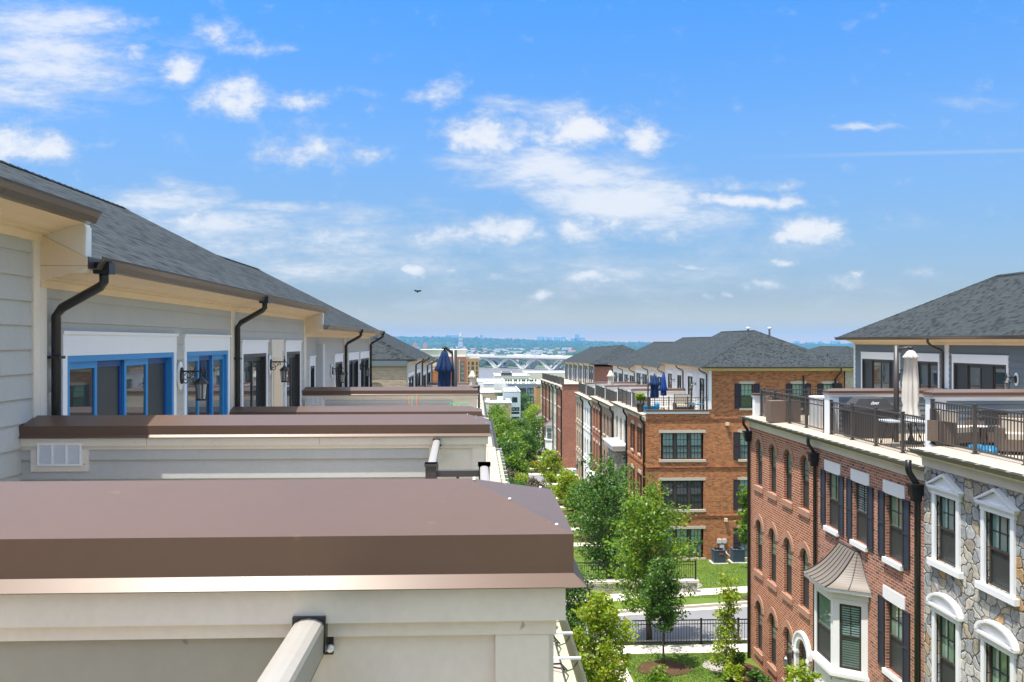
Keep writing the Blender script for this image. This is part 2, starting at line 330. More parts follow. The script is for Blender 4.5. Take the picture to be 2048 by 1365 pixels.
M['rowlock'] = brick('rose_rowlock_brick', [(.34,.16,.10),(.42,.21,.135),(.38,.185,.12)], (.50,.38,.28), .075, .3, .008)
M['stone'] = stone('rubble_stone')
M['stonewall'] = stone('retaining_stone', 3.2)
M['roof'] = shingle('grey_green_shingle', [(.019,.023,.025),(.039,.046,.047),(.052,.060,.061)])
M['roofdark'] = shingle('charcoal_shingle', [(.011,.013,.014),(.032,.037,.038),(.046,.053,.053)], .35, .3, .15)
M['stand'] = plain('standing_seam_metal', (.165, .138, .108), .5, .4, 0, .08)
M['concrete'] = plain('pale_concrete', (.60, .54, .46), .9, .2, 0, .10, 1.2, .2)
M['kerb'] = plain('kerb_concrete', (.50, .45, .38), .9, .2, 0, .1, 1.2, .2)
M['asphalt'] = plain('worn_grey_asphalt', (.21, .205, .205), .9, .2, 0, .12, .6, .3, 0, 40, .15)
M['mulch'] = plain('brown_mulch', (.10, .052, .034), .95, .1, 0, .5, 14, .8, 0, 40, .4)
M['gravel'] = plain('pale_river_gravel', (.34, .31, .27), .9, .2, 0, .35, 20, .6, 0, 50, .3)
M['grass'] = grassmat('lawn_grass', (.050,.095,.012), (.095,.155,.018), (.165,.185,.036))
M['blade'] = leafmat('grass_blade', [(.055,.11,.012),(.10,.18,.018),(.17,.21,.035)], .3)
M['bark'] = plain('tree_bark', (.115, .085, .062), .9, .2, 0, .3, 9, .6)
M['leafa'] = leafmat('maple_leaf', [(.050,.12,.012),(.085,.18,.016),(.145,.26,.022),(.24,.33,.03),(.12,.22,.018)], .42)
M['leafb'] = leafmat('dark_leaf', [(.026,.078,.012),(.052,.128,.018),(.088,.18,.026),(.15,.26,.036)], .36)
M['leafc'] = leafmat('yellow_green_leaf', [(.11,.21,.014),(.19,.30,.02),(.30,.38,.026),(.23,.33,.022),(.38,.34,.035)], .42)
M['leafy'] = leafmat('yellow_bloom', [(.30,.28,.02),(.42,.34,.02),(.16,.19,.02)])
M['leafw'] = leafmat('rose_bush_leaf', [(.02,.05,.012),(.03,.075,.015),(.55,.38,.33),(.028,.06,.013),(.06,.035,.025)])
M['ubblue'] = plain('navy_umbrella_cloth', (.013, .034, .098), .8, .2, 0, .14, 6, .1)
M['ubbluel'] = plain('royal_blue_umbrella_cloth', (.013, .052, .21), .8, .2, 0, .14, 6, .1)
M['ubcream'] = plain('cream_umbrella_cloth', (.60, .55, .47), .85, .2, 0, .08, 6, .1)
M['wicker'] = plain('brown_wicker', (.16, .115, .085), .8, .2, 0, .3, 30, .6, 0, 90, .4)
M['cushion'] = plain('oat_cushion', (.50, .44, .35), .9, .1, 0, .08)
M['vinyl'] = plain('turquoise_vinyl', (.015, .22, .42), .3, .5, 0, .2, 7)
M['red'] = plain('red_plastic', (.52, .05, .03), .4, .4)
M['green'] = plain('green_cord', (.06, .42, .12), .5, .3)
M['ac'] = plain('slate_condenser_steel', (.065, .095, .125), .45, .5, 0, .08)
M['carwhite'] = plain('white_car_paint', (.80, .81, .82), .2, .5, 0, .02, 2, 0, .8)
M['rubber'] = plain('tyre_rubber', (.02, .02, .02), .8, .3)
M['farwhite'] = plain('white_membrane_roof', (.62, .60, .56), .8, .3, 0, .06, .3)
M['fargrey'] = plain('pale_grey_panel', (.52, .57, .60), .7, .3, 0, .05, .3)
M['farblue'] = plain('blue_grey_panel', (.20, .235, .265), .7, .3, 0, .06, .3)
M['fartan'] = brick('stacked_sandstone', [(.42,.29,.21),(.52,.38,.29),(.36,.27,.22),(.47,.36,.30)], (.40,.30,.24), 1.3, .55, .02, .9, .25)
M['farcream'] = plain('cream_stucco', (.66, .60, .48), .8, .3, 0, .05, .2)
M['farorange'] = plain('ochre_brick_facade', (.46, .25, .095), .9, .2, 0, .1, .4)
M['farbrick'] = plain('russet_brick_facade', (.36, .15, .08), .9, .2, 0, .1, .4)
M['bridge'] = plain('bridge_concrete', (.62, .60, .57), .8, .3, 0, .06, .05)
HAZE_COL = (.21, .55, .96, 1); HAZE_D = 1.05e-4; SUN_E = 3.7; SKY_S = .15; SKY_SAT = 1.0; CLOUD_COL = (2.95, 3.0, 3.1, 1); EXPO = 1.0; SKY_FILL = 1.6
SKY_RAMP = [(0.0, (.78, .56, .38)), (.014, (.42, .39, .37)), (.05, (.285, .30, .36)), (.12, (.30, .37, .46)), (.22, (.33, .48, .63)), (.38, (.22, .55, .86)), (.6, (1.15, 1.1, 1.0))]  # top stop brightens the unseen upper sky for added fill
# ------------------------------------------------------------------ building components
def wall(mb, x, y, rot, L, z0, z1, ops=(), m=0, depth=.11, lap=0.0, rm=None, vseams=()):
    """a facade: local u runs to the right seen from outside, y into the building. Openings are real holes with reveals"""
    rm = m if rm is None else rm
    old = mb.M; mb.M = Matrix.Translation((x, y, 0)) @ Matrix.Rotation(rot, 4, 'Z')
    us = {0.0, L}; vs = {z0, z1}
    for o in ops:
        us |= {max(0, o[0]), min(L, o[1])}; vs |= {max(z0, o[2]), min(z1, o[3])}
    if lap:
        k = 1
        while z0 + k * lap < z1 - .01: vs.add(z0 + k * lap); k += 1
    us = sorted(us); vs = sorted(vs)
    def off(v, base):
        return -.02 * max(0, 1 - (v - base) / lap)
    for i in range(len(us) - 1):
        a, b = us[i], us[i + 1]
        if b - a < 1e-5: continue
        for j in range(len(vs) - 1):
            c, d = vs[j], vs[j + 1]
            if d - c < 1e-5: continue
            um, vm = (a + b) / 2, (c + d) / 2
            if any(o[0] < um < o[1] and o[2] < vm < o[3] for o in ops): continue
            if lap:
                base = z0 + math.floor((vm - z0) / lap) * lap
                mb.poly([(a, off(c, base), c), (b, off(c, base), c), (b, off(d, base), d), (a, off(d, base), d)], m)
                if abs(c - base) < 1e-4: mb.poly([(a, 0, c), (b, 0, c), (b, -.02, c), (a, -.02, c)], m)
            else: mb.poly([(a, 0, c), (b, 0, c), (b, 0, d), (a, 0, d)], m)
    for o in ops:
        a, b, c, d = o[:4]; arch = len(o) > 4 and o[4]
        zs = d
        if arch:
            r = (b - a) / 2; zs = d - r; uc = (a + b) / 2; n = 10
            pts = [(uc - r * math.cos(math.pi * k / n), zs + r * math.sin(math.pi * k / n)) for k in range(n + 1)]
            for k in range(n):
                p, q = pts[k], pts[k + 1]
                mb.poly([(p[0], 0, p[1]), (q[0], 0, q[1]), (q[0], 0, d), (p[0], 0, d)], m)
                mb.poly([(p[0], 0, p[1]), (q[0], 0, q[1]), (q[0], depth, q[1]), (p[0], depth, p[1])], rm)
        else: mb.poly([(a, 0, d), (b, 0, d), (b, depth, d), (a, depth, d)], rm)
        mb.poly([(a, 0, c), (b, 0, c), (b, depth, c), (a, depth, c)], rm)
        mb.poly([(a, 0, c), (a, 0, zs), (a, depth, zs), (a, depth, c)], rm)
        mb.poly([(b, 0, c), (b, 0, zs), (b, depth, zs), (b, depth, c)], rm)
    mb.M = old
def local(x, y, rot, u, yy=0.0):
    return (x + u * math.cos(rot) - yy * math.sin(rot), y + u * math.sin(rot) + yy * math.cos(rot))
CACHE = {}
def window_kit(w, h, arch=False, style='bronze', cols=2, rows=2, up='glassteal', low='screen', split=.5, lowbars=False):
    """double-hung window: frame with meeting rail and glazing bars; upper pane, lower insect screen. Origin: sill centre, outer frame face y=0"""
    key = (round(w, 2), round(h, 2), arch, style, cols, rows, up, low, split, lowbars)
    if key in CACHE: return CACHE[key]
    fm = M['winframe'] if style == 'bronze' else M['winblack']
    f = MB(); hw = w / 2; t = .055; zm = h * split; r = hw; zs = h - r if arch else h
    def bar(x0, z0, x1, z1, y0=.0, y1=.05): f.box(x0, y0, z0, x1, y1, z1)
    bar(-hw, 0, -hw + t, zs); bar(hw - t, 0, hw, zs); bar(-hw + t, 0, hw - t, t); bar(-hw + t, zm - .028, hw - t, zm + .028, -.004)
    if not arch: bar(-hw + t, h - t, hw - t, h)
    else:
        n = 10
        for k in range(n):
            a0, a1 = math.pi * k / n, math.pi * (k + 1) / n
            P = [(-r * math.cos(a), zs + r * math.sin(a)) for a in (a0, a1)]; Q = [(-(r - t) * math.cos(a), zs + (r - t) * math.sin(a)) for a in (a0, a1)]
            f.extrude([(P[0][0], 0, P[0][1]), (P[1][0], 0, P[1][1]), (Q[1][0], 0, Q[1][1]), (Q[0][0], 0, Q[0][1])], (0, .05, 0))
    g = .011
    for (za, zb, yb) in ((zm + .028, h - t, .018), (t, zm - .028, .006))[:2 if lowbars else 1]:
        for i in range(1, cols):
            x = -hw + t + (w - 2 * t) * i / cols
            bar(x - g, za, x + g, zb if not arch or abs(x) > .01 or zb < zm + .1 else zb, yb, yb + .016)
        for i in range(1, rows):
            z = za + (min(zb, zs if arch and za > zm else zb) - za) * i / rows
            bar(-hw + t, z - g, hw - t, z + g, yb + .001, yb + .017)
    p1 = MB(); zt = zs if arch else h - t
    p1.poly([(-hw + .02, .036, zm), (hw - .02, .036, zm), (hw - .02, .036, zt), (-hw + .02, .036, zt)])
    if arch:
        n = 10
        p1.poly([(-(r - .02) * math.cos(math.pi * k / n), .036, zs + (r - .02) * math.sin(math.pi * k / n)) for k in range(n + 1)][::-1])
    p2 = MB(); p2.poly([(-hw + .03, .026, .03), (hw - .03, .026, .03), (hw - .03, .026, zm), (-hw + .03, .026, zm)])
    low_name = 'insect_screen' if low.startswith('screen') or low == 'blindsdim' else 'pane'
    CACHE[key] = (f.mesh('window_frame', fm), [('pane', p1.mesh('pane', M[up])), (low_name, p2.mesh(low_name, M[low]))])
    return CACHE[key]
def put_window(house, x, y, rot, uc, z0, w, h, inset=.09, **kw):
    me, sub = window_kit(w, h, **kw); px, py = local(x, y, rot, uc, inset)
    return inst('window', me, house, (px, py, z0), rot, sub)
def shutter_kit(w, h, mat='shutter'):
    key = ('sh', w, round(h, 2), mat)
    if key in CACHE: return CACHE[key]
    b = MB(); t = .05
    b.box(-w/2, -.045, 0, -w/2 + t, -.005, h); b.box(w/2 - t, -.045, 0, w/2, -.005, h)
    for z in (0, h / 2 - t / 2, h - t): b.box(-w/2 + t, -.045, z, w/2 - t, -.005, z + t)
    z = t
    while z < h - t - .03:
        b.poly([(-w/2 + t, -.036, z), (w/2 - t, -.036, z), (w/2 - t, -.014, z + .05), (-w/2 + t, -.014, z + .05)]); z += .042
    b.box(-w/2 + t, -.012, t, w/2 - t, -.006, h - t)
    CACHE[key] = b.mesh('shutter', M[mat]); return CACHE[key]
def put_shutters(house, x, y, rot, uc, z0, w, h, sw=.34, mat='shutter', gap=.03, sides=(-1, 1)):
    me = shutter_kit(sw, h, mat)
    for s in sides:
        px, py = local(x, y, rot, uc + s * (w / 2 + sw / 2 + gap)); inst('shutter', me, house, (px, py, z0), rot)
def block_kit(w, h, d, mat, name):
    key = ('blk', round(w, 2), round(h, 2), d, mat, name)
    if key not in CACHE:
        b = MB(); b.box(-w/2, -d, 0, w/2, .02, h); CACHE[key] = b.mesh(name, M[mat])
    return CACHE[key]
def put_block(house, name, x, y, rot, uc, z0, w, h, d=.05, mat='limestone'):
    px, py = local(x, y, rot, uc); inst(name, block_kit(w, h, d, mat, name), house, (px, py, z0), rot)
def arch_kit(w, t, d, mat):
    key = ('arch', round(w, 2), t, d, mat)
    if key not in CACHE:
        b = MB(); n = 15; r0, r1 = w / 2, w / 2 + t
        for k in range(n):
            a0, a1 = math.pi * (k + .04) / n, math.pi * (k + .96) / n
            q = [(-r * math.cos(a), -d, r * math.sin(a)) for r, a in ((r1, a0), (r1, a1), (r0, a1), (r0, a0))]
            b.extrude(q, (0, d + .02, 0))
        CACHE[key] = b.mesh('brick_arch', M[mat])
    return CACHE[key]
def prof_y(mb, X, sg, Y0, Y1, Z, prof, m=0):
    mb.extrude([(X + sg * o, Y0, Z + z) for o, z in prof], (0, Y1 - Y0, 0), m)
def prof_x(mb, Y, sg, X0, X1, Z, prof, m=0):
    mb.extrude([(X0, Y + sg * o, Z + z) for o, z in prof], (X1 - X0, 0, 0), m)
GUT = [(0, 0), (0, -.108), (.078, -.108), (.102, -.06), (.128, -.022), (.133, 0), (.125, .004), (.12, -.018), (.094, -.056), (.073, -.1), (.008, -.1), (.008, 0)]
CROWN = [(0, 0), (.42, 0), (.42, -.018), (.36, -.03), (.27, -.055), (.19, -.095), (.15, -.105), (.15, -.12), (.09, -.128), (.05, -.133), (.03, -.20), (0, -.20)]
def downspout(house, path, mat='black', r=.05, name='downspout', head=None):
    b = MB(); b.tube(path, r, 8, 0)
    if head:
        hx, hy, hz = head
        b.extrude([(hx - .19, hy - .14, hz), (hx + .19, hy - .14, hz), (hx + .19, hy + .14, hz), (hx - .19, hy + .14, hz)], (0, 0, .06))
        b.box(hx - .15, hy - .11, hz - .22, hx + .15, hy + .11, hz); b.box(hx - .1, hy - .08, hz - .36, hx + .1, hy + .08, hz - .22)
    return part(b, name, house, M[mat])
def roof_body(Xe, Xr, Y0, Y1, ze, zr, hip0=0, hip1=0, th=.07):
    """gabled/hipped roof, ridge along Y; slot 0 shingles, slot 1 soffit and gable trim, slot 2 ridge caps"""
    b = MB(); Xb = 2 * Xr - Xe; ya, yb = Y0 + hip0, Y1 - hip1
    b.poly([(Xe, Y0, ze), (Xe, Y1, ze), (Xr, yb, zr), (Xr, ya, zr)]); b.poly([(Xb, Y1, ze), (Xb, Y0, ze), (Xr, ya, zr), (Xr, yb, zr)])
    b.poly([(Xe, Y0, ze), (Xb, Y0, ze), (Xr, ya, zr)], 0 if hip0 else 1); b.poly([(Xe, Y1, ze), (Xb, Y1, ze), (Xr, yb, zr)], 0 if hip1 else 1)
    for (p, q) in (((Xe, Y0), (Xe, Y1)), ((Xe, Y1), (Xb, Y1)), ((Xb, Y1), (Xb, Y0)), ((Xb, Y0), (Xe, Y0))):
        b.poly([(p[0], p[1], ze), (q[0], q[1], ze), (q[0], q[1], ze - th), (p[0], p[1], ze - th)], 1)
    b.poly([(Xe, Y0, ze - th), (Xe, Y1, ze - th), (Xb, Y1, ze - th), (Xb, Y0, ze - th)], 1)
    def caps(p, q):
        p, q = Vector(p), Vector(q); n = max(2, int((q - p).length / .22)); d = (q - p) / n; s = d.cross(Vector((0, 0, 1))).normalized() * .13
        for i in range(n):
            a = p + d * i; c = a + d * 1.1; h = Vector((0, 0, .03)); e = Vector((0, 0, -.045))
            b.poly([a - s + e, c - s + e, c + h * .6, a + h], 2); b.poly([a + h, c + h * .6, c + s + e, a + s + e], 2)
    caps((Xr, ya, zr), (Xr, yb, zr))
    if hip0: caps((Xe, Y0, ze), (Xr, ya, zr)); caps((Xb, Y0, ze), (Xr, ya, zr))
    if hip1: caps((Xe, Y1, ze), (Xr, yb, zr)); caps((Xb, Y1, ze), (Xr, yb, zr))
    return b
def railing(label, p0, p1, zf, h=1.07, mat='rail', bay=1.75, group='terrace railings', name='terrace_railing', pick=.11, cat='railing', first=True, last=True):
    """metal railing: a post per bay, top, second and bottom rail, one picket panel per bay"""
    p0 = Vector((p0[0], p0[1], zf)); p1 = Vector((p1[0], p1[1], zf)); d = p1 - p0; L = d.length; d.normalize()
    r = root(name, label, cat, p0, group); n = max(1, round(L / bay)); ang = math.atan2(d.y, d.x); T = Matrix.Translation(p0) @ Matrix.Rotation(ang, 4, 'Z')
    for i in range(n + 1):
        if (i == 0 and not first) or (i == n and not last): continue
        b = MB(); b.M = T; x = L * i / n; w = .036
        b.box(x - w, -w, 0, x + w, w, h); b.box(x - w - .006, -w - .006, h, x + w + .006, w + .006, h + .02); b.box(x - .06, -.06, 0, x + .06, .06, .02)
        part(b, 'post', r, M[mat])
    b = MB(); b.M = T; b.box(0, -.026, h - .07, L, .026, h - .03); part(b, 'top_rail', r, M[mat])
    b = MB(); b.M = T; b.box(0, -.016, h - .23, L, .016, h - .20); part(b, 'middle_rail', r, M[mat])
    b = MB(); b.M = T; b.box(0, -.018, .07, L, .018, .105); part(b, 'bottom_rail', r, M[mat])
    for i in range(n):
        b = MB(); b.M = T; xa, xb = L * i / n + .04, L * (i + 1) / n - .04; k = max(1, int((xb - xa) / pick))
        for j in range(1, k):
            x = xa + (xb - xa) * j / k; b.box(x - .009, -.009, .105, x + .009, .009, h - .07)
        part(b, 'picket_panel', r, M[mat])
    return r
def privacy_wall(label, Yc, xs, xh, zf, zt, trim='cream', sid='siding', th=.46, vent=None, group='terrace party walls', panel=.5, capm='cap', fb=.085):
    """half-height wall between two roof terraces. xs = street end, xh = end at the house; metal hipped cap, trim boards, lap siding"""
    sg = 1 if xs > xh else -1; r = root('party_wall', label, 'party wall', ((xs + xh) / 2, Yc, zf), group)
    ya, yb = Yc - th / 2 + .045, Yc + th / 2 - .045; zc = zt - .10; xe = xs - sg * .045
    lo, hi = min(xe, xh), max(xe, xh)
    b = MB(); px = xe - sg * panel
    for (yy, rot, xo) in ((ya, 0, min(px, xh)), (yb, math.pi, max(px, xh))):
        wall(b, xo, yy, rot, abs(px - xh), zc - .10 - fb - .16 * 9, zc - .10, (), 0, .1, .16)
    part(b, 'lap_siding', r, M[sid])
    b = MB(); b.box(min(px, xe), ya, zf - .3, max(px, xe), yb, zc - .02)
    for (yy, s) in ((ya, -1), (yb, 1)):      # corner board and frame round the end panel
        for (u, w) in ((.0, .105), (panel - .022, .022)):
            b.box(xe - sg * u, yy, zf - .3, xe - sg * (u + w), yy + s * .016, zc - .1)
    b.box(xe, ya + .02, zf - .3, xe + sg * .012, yb - .02, zc - .1)
    part(b, 'end_panel', r, M[trim])
    b = MB(); b.box(lo - (.014 if sg < 0 else 0), ya - .02, zc - .10, hi + (.014 if sg > 0 else 0), yb + .02, zc - .066)
    part(b, 'frieze_board', r, M[trim])
    cut = [lo - (.03 if sg < 0 else 0), lo + (hi - lo) * .27, lo + (hi - lo) * .64, hi + (.03 if sg > 0 else 0)]
    for i in range(3): b = MB(); b.box(cut[i] + (.0015 if i else 0), ya - .04 + .0006 * i, zc - .068, cut[i + 1] - (.0015 if i < 2 else 0), yb + .04, zc); part(b, 'fascia_board', r, M[trim])
    b = MB(); Y0, Y1 = Yc - th / 2, Yc + th / 2; zr = zt + .068; hip = .2; x0, x1 = xs, xh
    Rg = [(x0 - sg * hip, Yc, zr), (x1, Yc, zr)]
    b.poly([(x1, Y0, zt), (x0, Y0, zt), Rg[0], Rg[1]]); b.poly([(x0, Y1, zt), (x1, Y1, zt), Rg[1], Rg[0]]); b.poly([(x0, Y0, zt), (x0, Y1, zt), Rg[0]])
    ring = [(x1, Y0), (x0, Y0), (x0, Y1), (x1, Y1)]; e = .0228
    rg2 = [(x1, Y0 - e), (x0 + sg * e, Y0 - e), (x0 + sg * e, Y1 + e), (x1, Y1 + e)]
    for i in range(3):
        p, q = ring[i], ring[i + 1]; p2, q2 = rg2[i], rg2[i + 1]
        b.poly([(*p, zt), (*q, zt), (*q, zt - .075), (*p, zt - .075)]); b.poly([(*p, zt - .075), (*q, zt - .075), (*q2, zt - .0957), (*p2, zt - .0957)])
        b.poly([(*p2, zt - .0957), (*q2, zt - .0957), (*q, zt - .104), (*p, zt - .104)])
    for (p, q) in (((x0 - sg * .004, Y0 + .004, zt), Rg[0]), ((x0 - sg * .004, Y1 - .004, zt), Rg[0])):     # rivets on the hips
        p, q = Vector(p), Vector(q)
        for t in (.13, .58, .96): b.lathe(p.lerp(q, t), [(.0035, 0), (.0035, .003), (.0015, .0045)], 8, 1)
    part(b, 'metal_cap', r, [M[capm], M['white']])
    if vent:
        vx, vz, vw, vh = vent; b = MB(); yy = ya - .004
        b.box(vx - .06, yy - .024, vz - .05, vx + vw + .05, yy, zc - .1); part(b, 'vent_board', r, M[trim])
        b = MB(); yy -= .026; t = .015
        b.box(vx, yy - .012, vz, vx + vw, yy, vz + t); b.box(vx, yy - .012, vz + vh - t, vx + vw, yy, vz + vh)
        for i in range(4): x = vx + (vw - t) * i / 3; b.box(x, yy - .012, vz + t, x + t, yy, vz + vh - t)
        k = 11
        for i in range(k):
            z = vz + t + (vh - 2 * t) * (i + .15) / k; b.poly([(vx, yy - .010, z), (vx + vw, yy - .010, z), (vx + vw, yy - .001, z + .013), (vx, yy - .001, z + .013)])
        b.poly([(vx, yy - .0006, vz), (vx + vw, yy - .0006, vz), (vx + vw, yy - .0006, vz + vh), (vx, yy - .0006, vz + vh)], 1)
        part(b, 'vent_grille', r, [M['white'], M['black']])
    return r
def lantern(house, x, y, z, rot, arm=.26, s=1.0, sg=1, plate='white'):
    """black coach lantern hung from a scrolled arm on an oval backplate; arm points out of the wall (local -y)"""
    T = Matrix.Translation((x, y, z)) @ Matrix.Rotation(rot, 4, 'Z') @ Matrix.Scale(s, 4)
    b = MB(); b.M = T; b.extrude([(.085 * math.cos(a), -.02, .17 * math.sin(a)) for a in [6.2832 * k / 20 for k in range(20)]], (0, .02, 0)); o = part(b, 'wall_lantern', house, M[plate])
    b = MB(); b.M = T; b.extrude([(.05 * math.cos(a), -.04, .10 * math.sin(a)) for a in [6.2832 * k / 16 for k in range(16)]], (0, .022, 0))
    b.tube([(0, -.03, .05), (0, -arm * .5, .055), (0, -arm - .03, .05)], .010, 6)
    for (cy, cz, rr, a0) in ((-.11, .0, .045, 0), (-.07, -.06, .04, 2), (-.17, .015, .028, 1)):
        b.tube([(0, cy + rr * (1 - k / 26) * math.cos(a0 + k * .42), cz + rr * (1 - k / 26) * math.sin(a0 + k * .42)) for k in range(18)], .006, 5)
    b.tube([(0, -arm, .13), (0, -arm, -.02)], .007, 6); b.lathe((0, -arm, .13), [(.0, 0), (.013, .012), (.0, .03)], 8); b.tube([(0, -arm, .06), (0, -arm, .10)], .016, 6)
    part(b, 'bracket', o, M['black'])
    b = MB(); b.M = T; c = (0, -arm, 0); b.lathe(c, [(.012, -.01), (.03, -.03), (.09, -.085), (.085, -.10), (.0, -.10)], 6, smooth=False)
    b.lathe(c, [(.0, -.30), (.06, -.30), (.062, -.285), (.05, -.28), (.0, -.28)], 6, smooth=False)
    for k in range(6):
        a = 6.2832 * (k + .5) / 6; b.tube([(.072 * math.cos(a), -arm + .072 * math.sin(a), -.10), (.055 * math.cos(a), -arm + .055 * math.sin(a), -.285)], .006, 4)
    part(b, 'cage', o, M['black'])
    b = MB(); b.M = T; b.lathe(c, [(.048, -.28), (.064, -.10)], 6, smooth=False); part(b, 'glass', o, M['lampglass'])
    return o
def slider(house, x, y, rot, u0, u1, z0, zh, kinds, fm='winframe', edge=None, header=.24, trim='white', face=.0):
    """glazed sliding door set: casing, frame and one leaf per entry of KINDS ('g' glass, 's' insect screen)"""
    T = Matrix.Translation((x, y, 0)) @ Matrix.Rotation(rot, 4, 'Z'); mid = local(x, y, rot, (u0 + u1) / 2)
    c = MB(); c.M = T; w = .085
    c.box(u0 - w, -.035, z0, u0, .02, zh); c.box(u1, -.035, z0, u1 + w, .02, zh); c.box(u0 - w, -.038, zh, u1 + w, .02, zh + header); c.box(u0 - w - .02, -.055, zh + header, u1 + w + .02, .02, zh + header + .03)
    d = part(c, 'glazed_door', house, M[trim])
    f = MB(); f.M = T; t = .06
    f.box(u0, -.028, z0, u0 + t, .06, zh); f.box(u1 - t, -.028, z0, u1, .06, zh); f.box(u0 + t, -.028, zh - t, u1 - t, .06, zh); f.box(u0 + t, -.02, z0, u1 - t, .06, z0 + .04)
    part(f, 'frame', d, M[fm])
    n = len(kinds); W = (u1 - u0 - 2 * t) / n; em = edge or fm
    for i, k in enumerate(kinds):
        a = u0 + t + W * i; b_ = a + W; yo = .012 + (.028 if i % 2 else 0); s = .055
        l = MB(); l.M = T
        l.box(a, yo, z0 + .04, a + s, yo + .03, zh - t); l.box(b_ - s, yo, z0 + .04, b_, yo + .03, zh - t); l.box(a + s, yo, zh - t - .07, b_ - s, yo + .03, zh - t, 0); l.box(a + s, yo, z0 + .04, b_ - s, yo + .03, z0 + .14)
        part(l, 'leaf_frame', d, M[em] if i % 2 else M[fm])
        q = MB(); q.M = T; q.poly([(a + s, yo + .015, z0 + .14), (b_ - s, yo + .015, z0 + .14), (b_ - s, yo + .015, zh - t - .07), (a + s, yo + .015, zh - t - .07)])
        part(q, 'insect_screen' if k == 's' else 'pane', d, M['screen'] if k == 's' else M['glass'])
    return d
# ------------------------------------------------------------------ the ground profile (needed by every base)
def zg(Y):
    pts = [(-60, -9.0), (0, -11.3), (33, -12.55), (44, -13.2), (55, -14.15), (75, -15.2), (95, -16.2), (110, -16.9), (160, -19.5), (260, -25), (420, -33), (700, -42), (940, -45.2), (960, -49), (1500, -49), (1560, -45.2), (2200, -44), (4200, -42)]
    for (a, za), (b, zb) in zip(pts, pts[1:]):
        if Y <= b: return za + (zb - za) * (max(Y, a) - a) / (b - a)
    return -42
# ------------------------------------------------------------------ left row (camera side): X street face .2, penthouse wall -3.8
XW = -3.8; QP = math.pi / 2
def gutter_run(house, X, sg, Y0, Y1, Z, hangers=False, mat='gutter', name='gutter', pitch=.45, seed=1, inner='gutterin'):
    b = MB(); prof_y(b, X, sg, Y0, Y1, Z, GUT); g = part(b, name, house, M[mat])
    if hangers:
        i = MB(); i.poly([(X + sg * .010, Y0 + .01, Z - .095), (X + sg * .10, Y0 + .01, Z - .062), (X + sg * .10, Y1 - .01, Z - .062), (X + sg * .010, Y1 - .01, Z - .095)]); part(i, 'gutter_lining', g, M[inner])
        y = Y0 + .2
        while y < Y1:
            h = MB(); h.box(X - sg * .05, y - .014, Z + .002, X + sg * .138, y + .014, Z + .012); part(h, 'hanger', g, M['steel']); y += pitch
    return g
def left_house(label, Y0, Y1, zt, ze, doors=(), lanterns=(), end0=False, end1=False, street=.20, gx=.39, group='townhouses of the near left row', Xw=XW, sid='siding', hip0=0, facade='brickfar', detail=True, hang=False, rk=.0, floors=True):
    g = zg((Y0 + Y1) / 2); Xe = Xw + .42; Xr = Xw - 3.84; zr = ze + (Xe - Xr) * .507
    h = root('townhouse', label, 'townhouse', ((Xw - 2), (Y0 + Y1) / 2, g), group)
    b = MB(); Xb = 2 * Xr - Xw
    wall(b, street, Y0, QP, Y1 - Y0, g, zt - .02); b.poly([(Xb, Y0, g), (Xb, Y1, g), (Xb, Y1, ze), (Xb, Y0, ze)])
    for y in (Y0, Y1): b.poly([(street, y, g), (Xb, y, g), (Xb, y, zt - .02), (street, y, zt - .02)])
    part(b, 'brick_wall', h, M[facade])
    b = MB(); b.box(Xw, Y0 + .01, zt - .12, street - .08, Y1 - .01, zt); part(b, 'terrace_floor', h, M['deck'])
    b = MB(); b.extrude([(street - .10, Y0, zt - .02), (gx, Y0, zt - .055), (gx, Y0, zt - .19), (street - .10, Y0, zt - .16)], (0, Y1 - Y0, 0))
    part(b, 'eave_roof', h, M['eave'])
    b = MB(); prof_y(b, street, 1, Y0, Y1, zt - .17, [(0, 0), (gx - street - .012, -.02), (gx - street - .05, -.14), (.06, -.26), (.06, -.36), (0, -.36)]); part(b, 'cornice', h, M['offwhite'])
    gutter_run(h, gx, 1, Y0, Y1, zt - .06, hang, 'gutterolive', 'terrace_gutter')
    # penthouse
    ops = [(d[0] - Y0, d[1] - Y0, zt - .2, d[2]) for d in doors]
    b = MB(); wall(b, Xw, Y0, QP, Y1 - Y0, zt - .01, ze - .2, ops, 0, .1, .205)
    part(b, 'lap_siding', h, M[sid])
    b = MB()
    for y in (Y0, Y1):
        b.poly([(Xw, y, zt), (Xb, y, zt), (Xb, y, ze), (Xw, y, ze)])
    part(b, 'side_wall', h, M[sid if not end0 else 'bricktan'])
    for ya_, yb_, o_ in ((Y0, Y0 + .11, .03), (Y1 - .11, Y1, .028)): b = MB(); b.box(Xw - .02, ya_, zt, Xw + o_, yb_, ze - .235); part(b, 'corner_board', h, M['offwhite'])
    b = MB(); prof_y(b, Xw, 1, Y0, Y1, ze - .075, [(0, 0), (.42, 0), (.42, -.018), (.36, -.03), (.26, -.055), (.17, -.092), (.12, -.10), (.12, -.115), (.05, -.123), (.035, -.185), (0, -.185)]); part(b, 'cornice', h, M['cream'])
    rb = roof_body(Xe, Xr, Y0, Y1 + rk, ze, zr, hip0, 0)
    part(rb, 'roof', h, [M['roof'], M['cream'], M['roofdark']])
    gutter_run(h, Xe, 1, Y0 + .02, Y1 + rk, ze + .01, False, 'gutter', 'roof_gutter')
    for d in doors: slider(h, Xw, 0, QP, d[0], d[1], zt, d[2], d[3], d[4], d[5] if len(d) > 5 else None, d[6] if len(d) > 6 else .2)
    for y, z in lanterns: lantern(h, Xw + .02, y, z, QP, s=1.05)
    return h
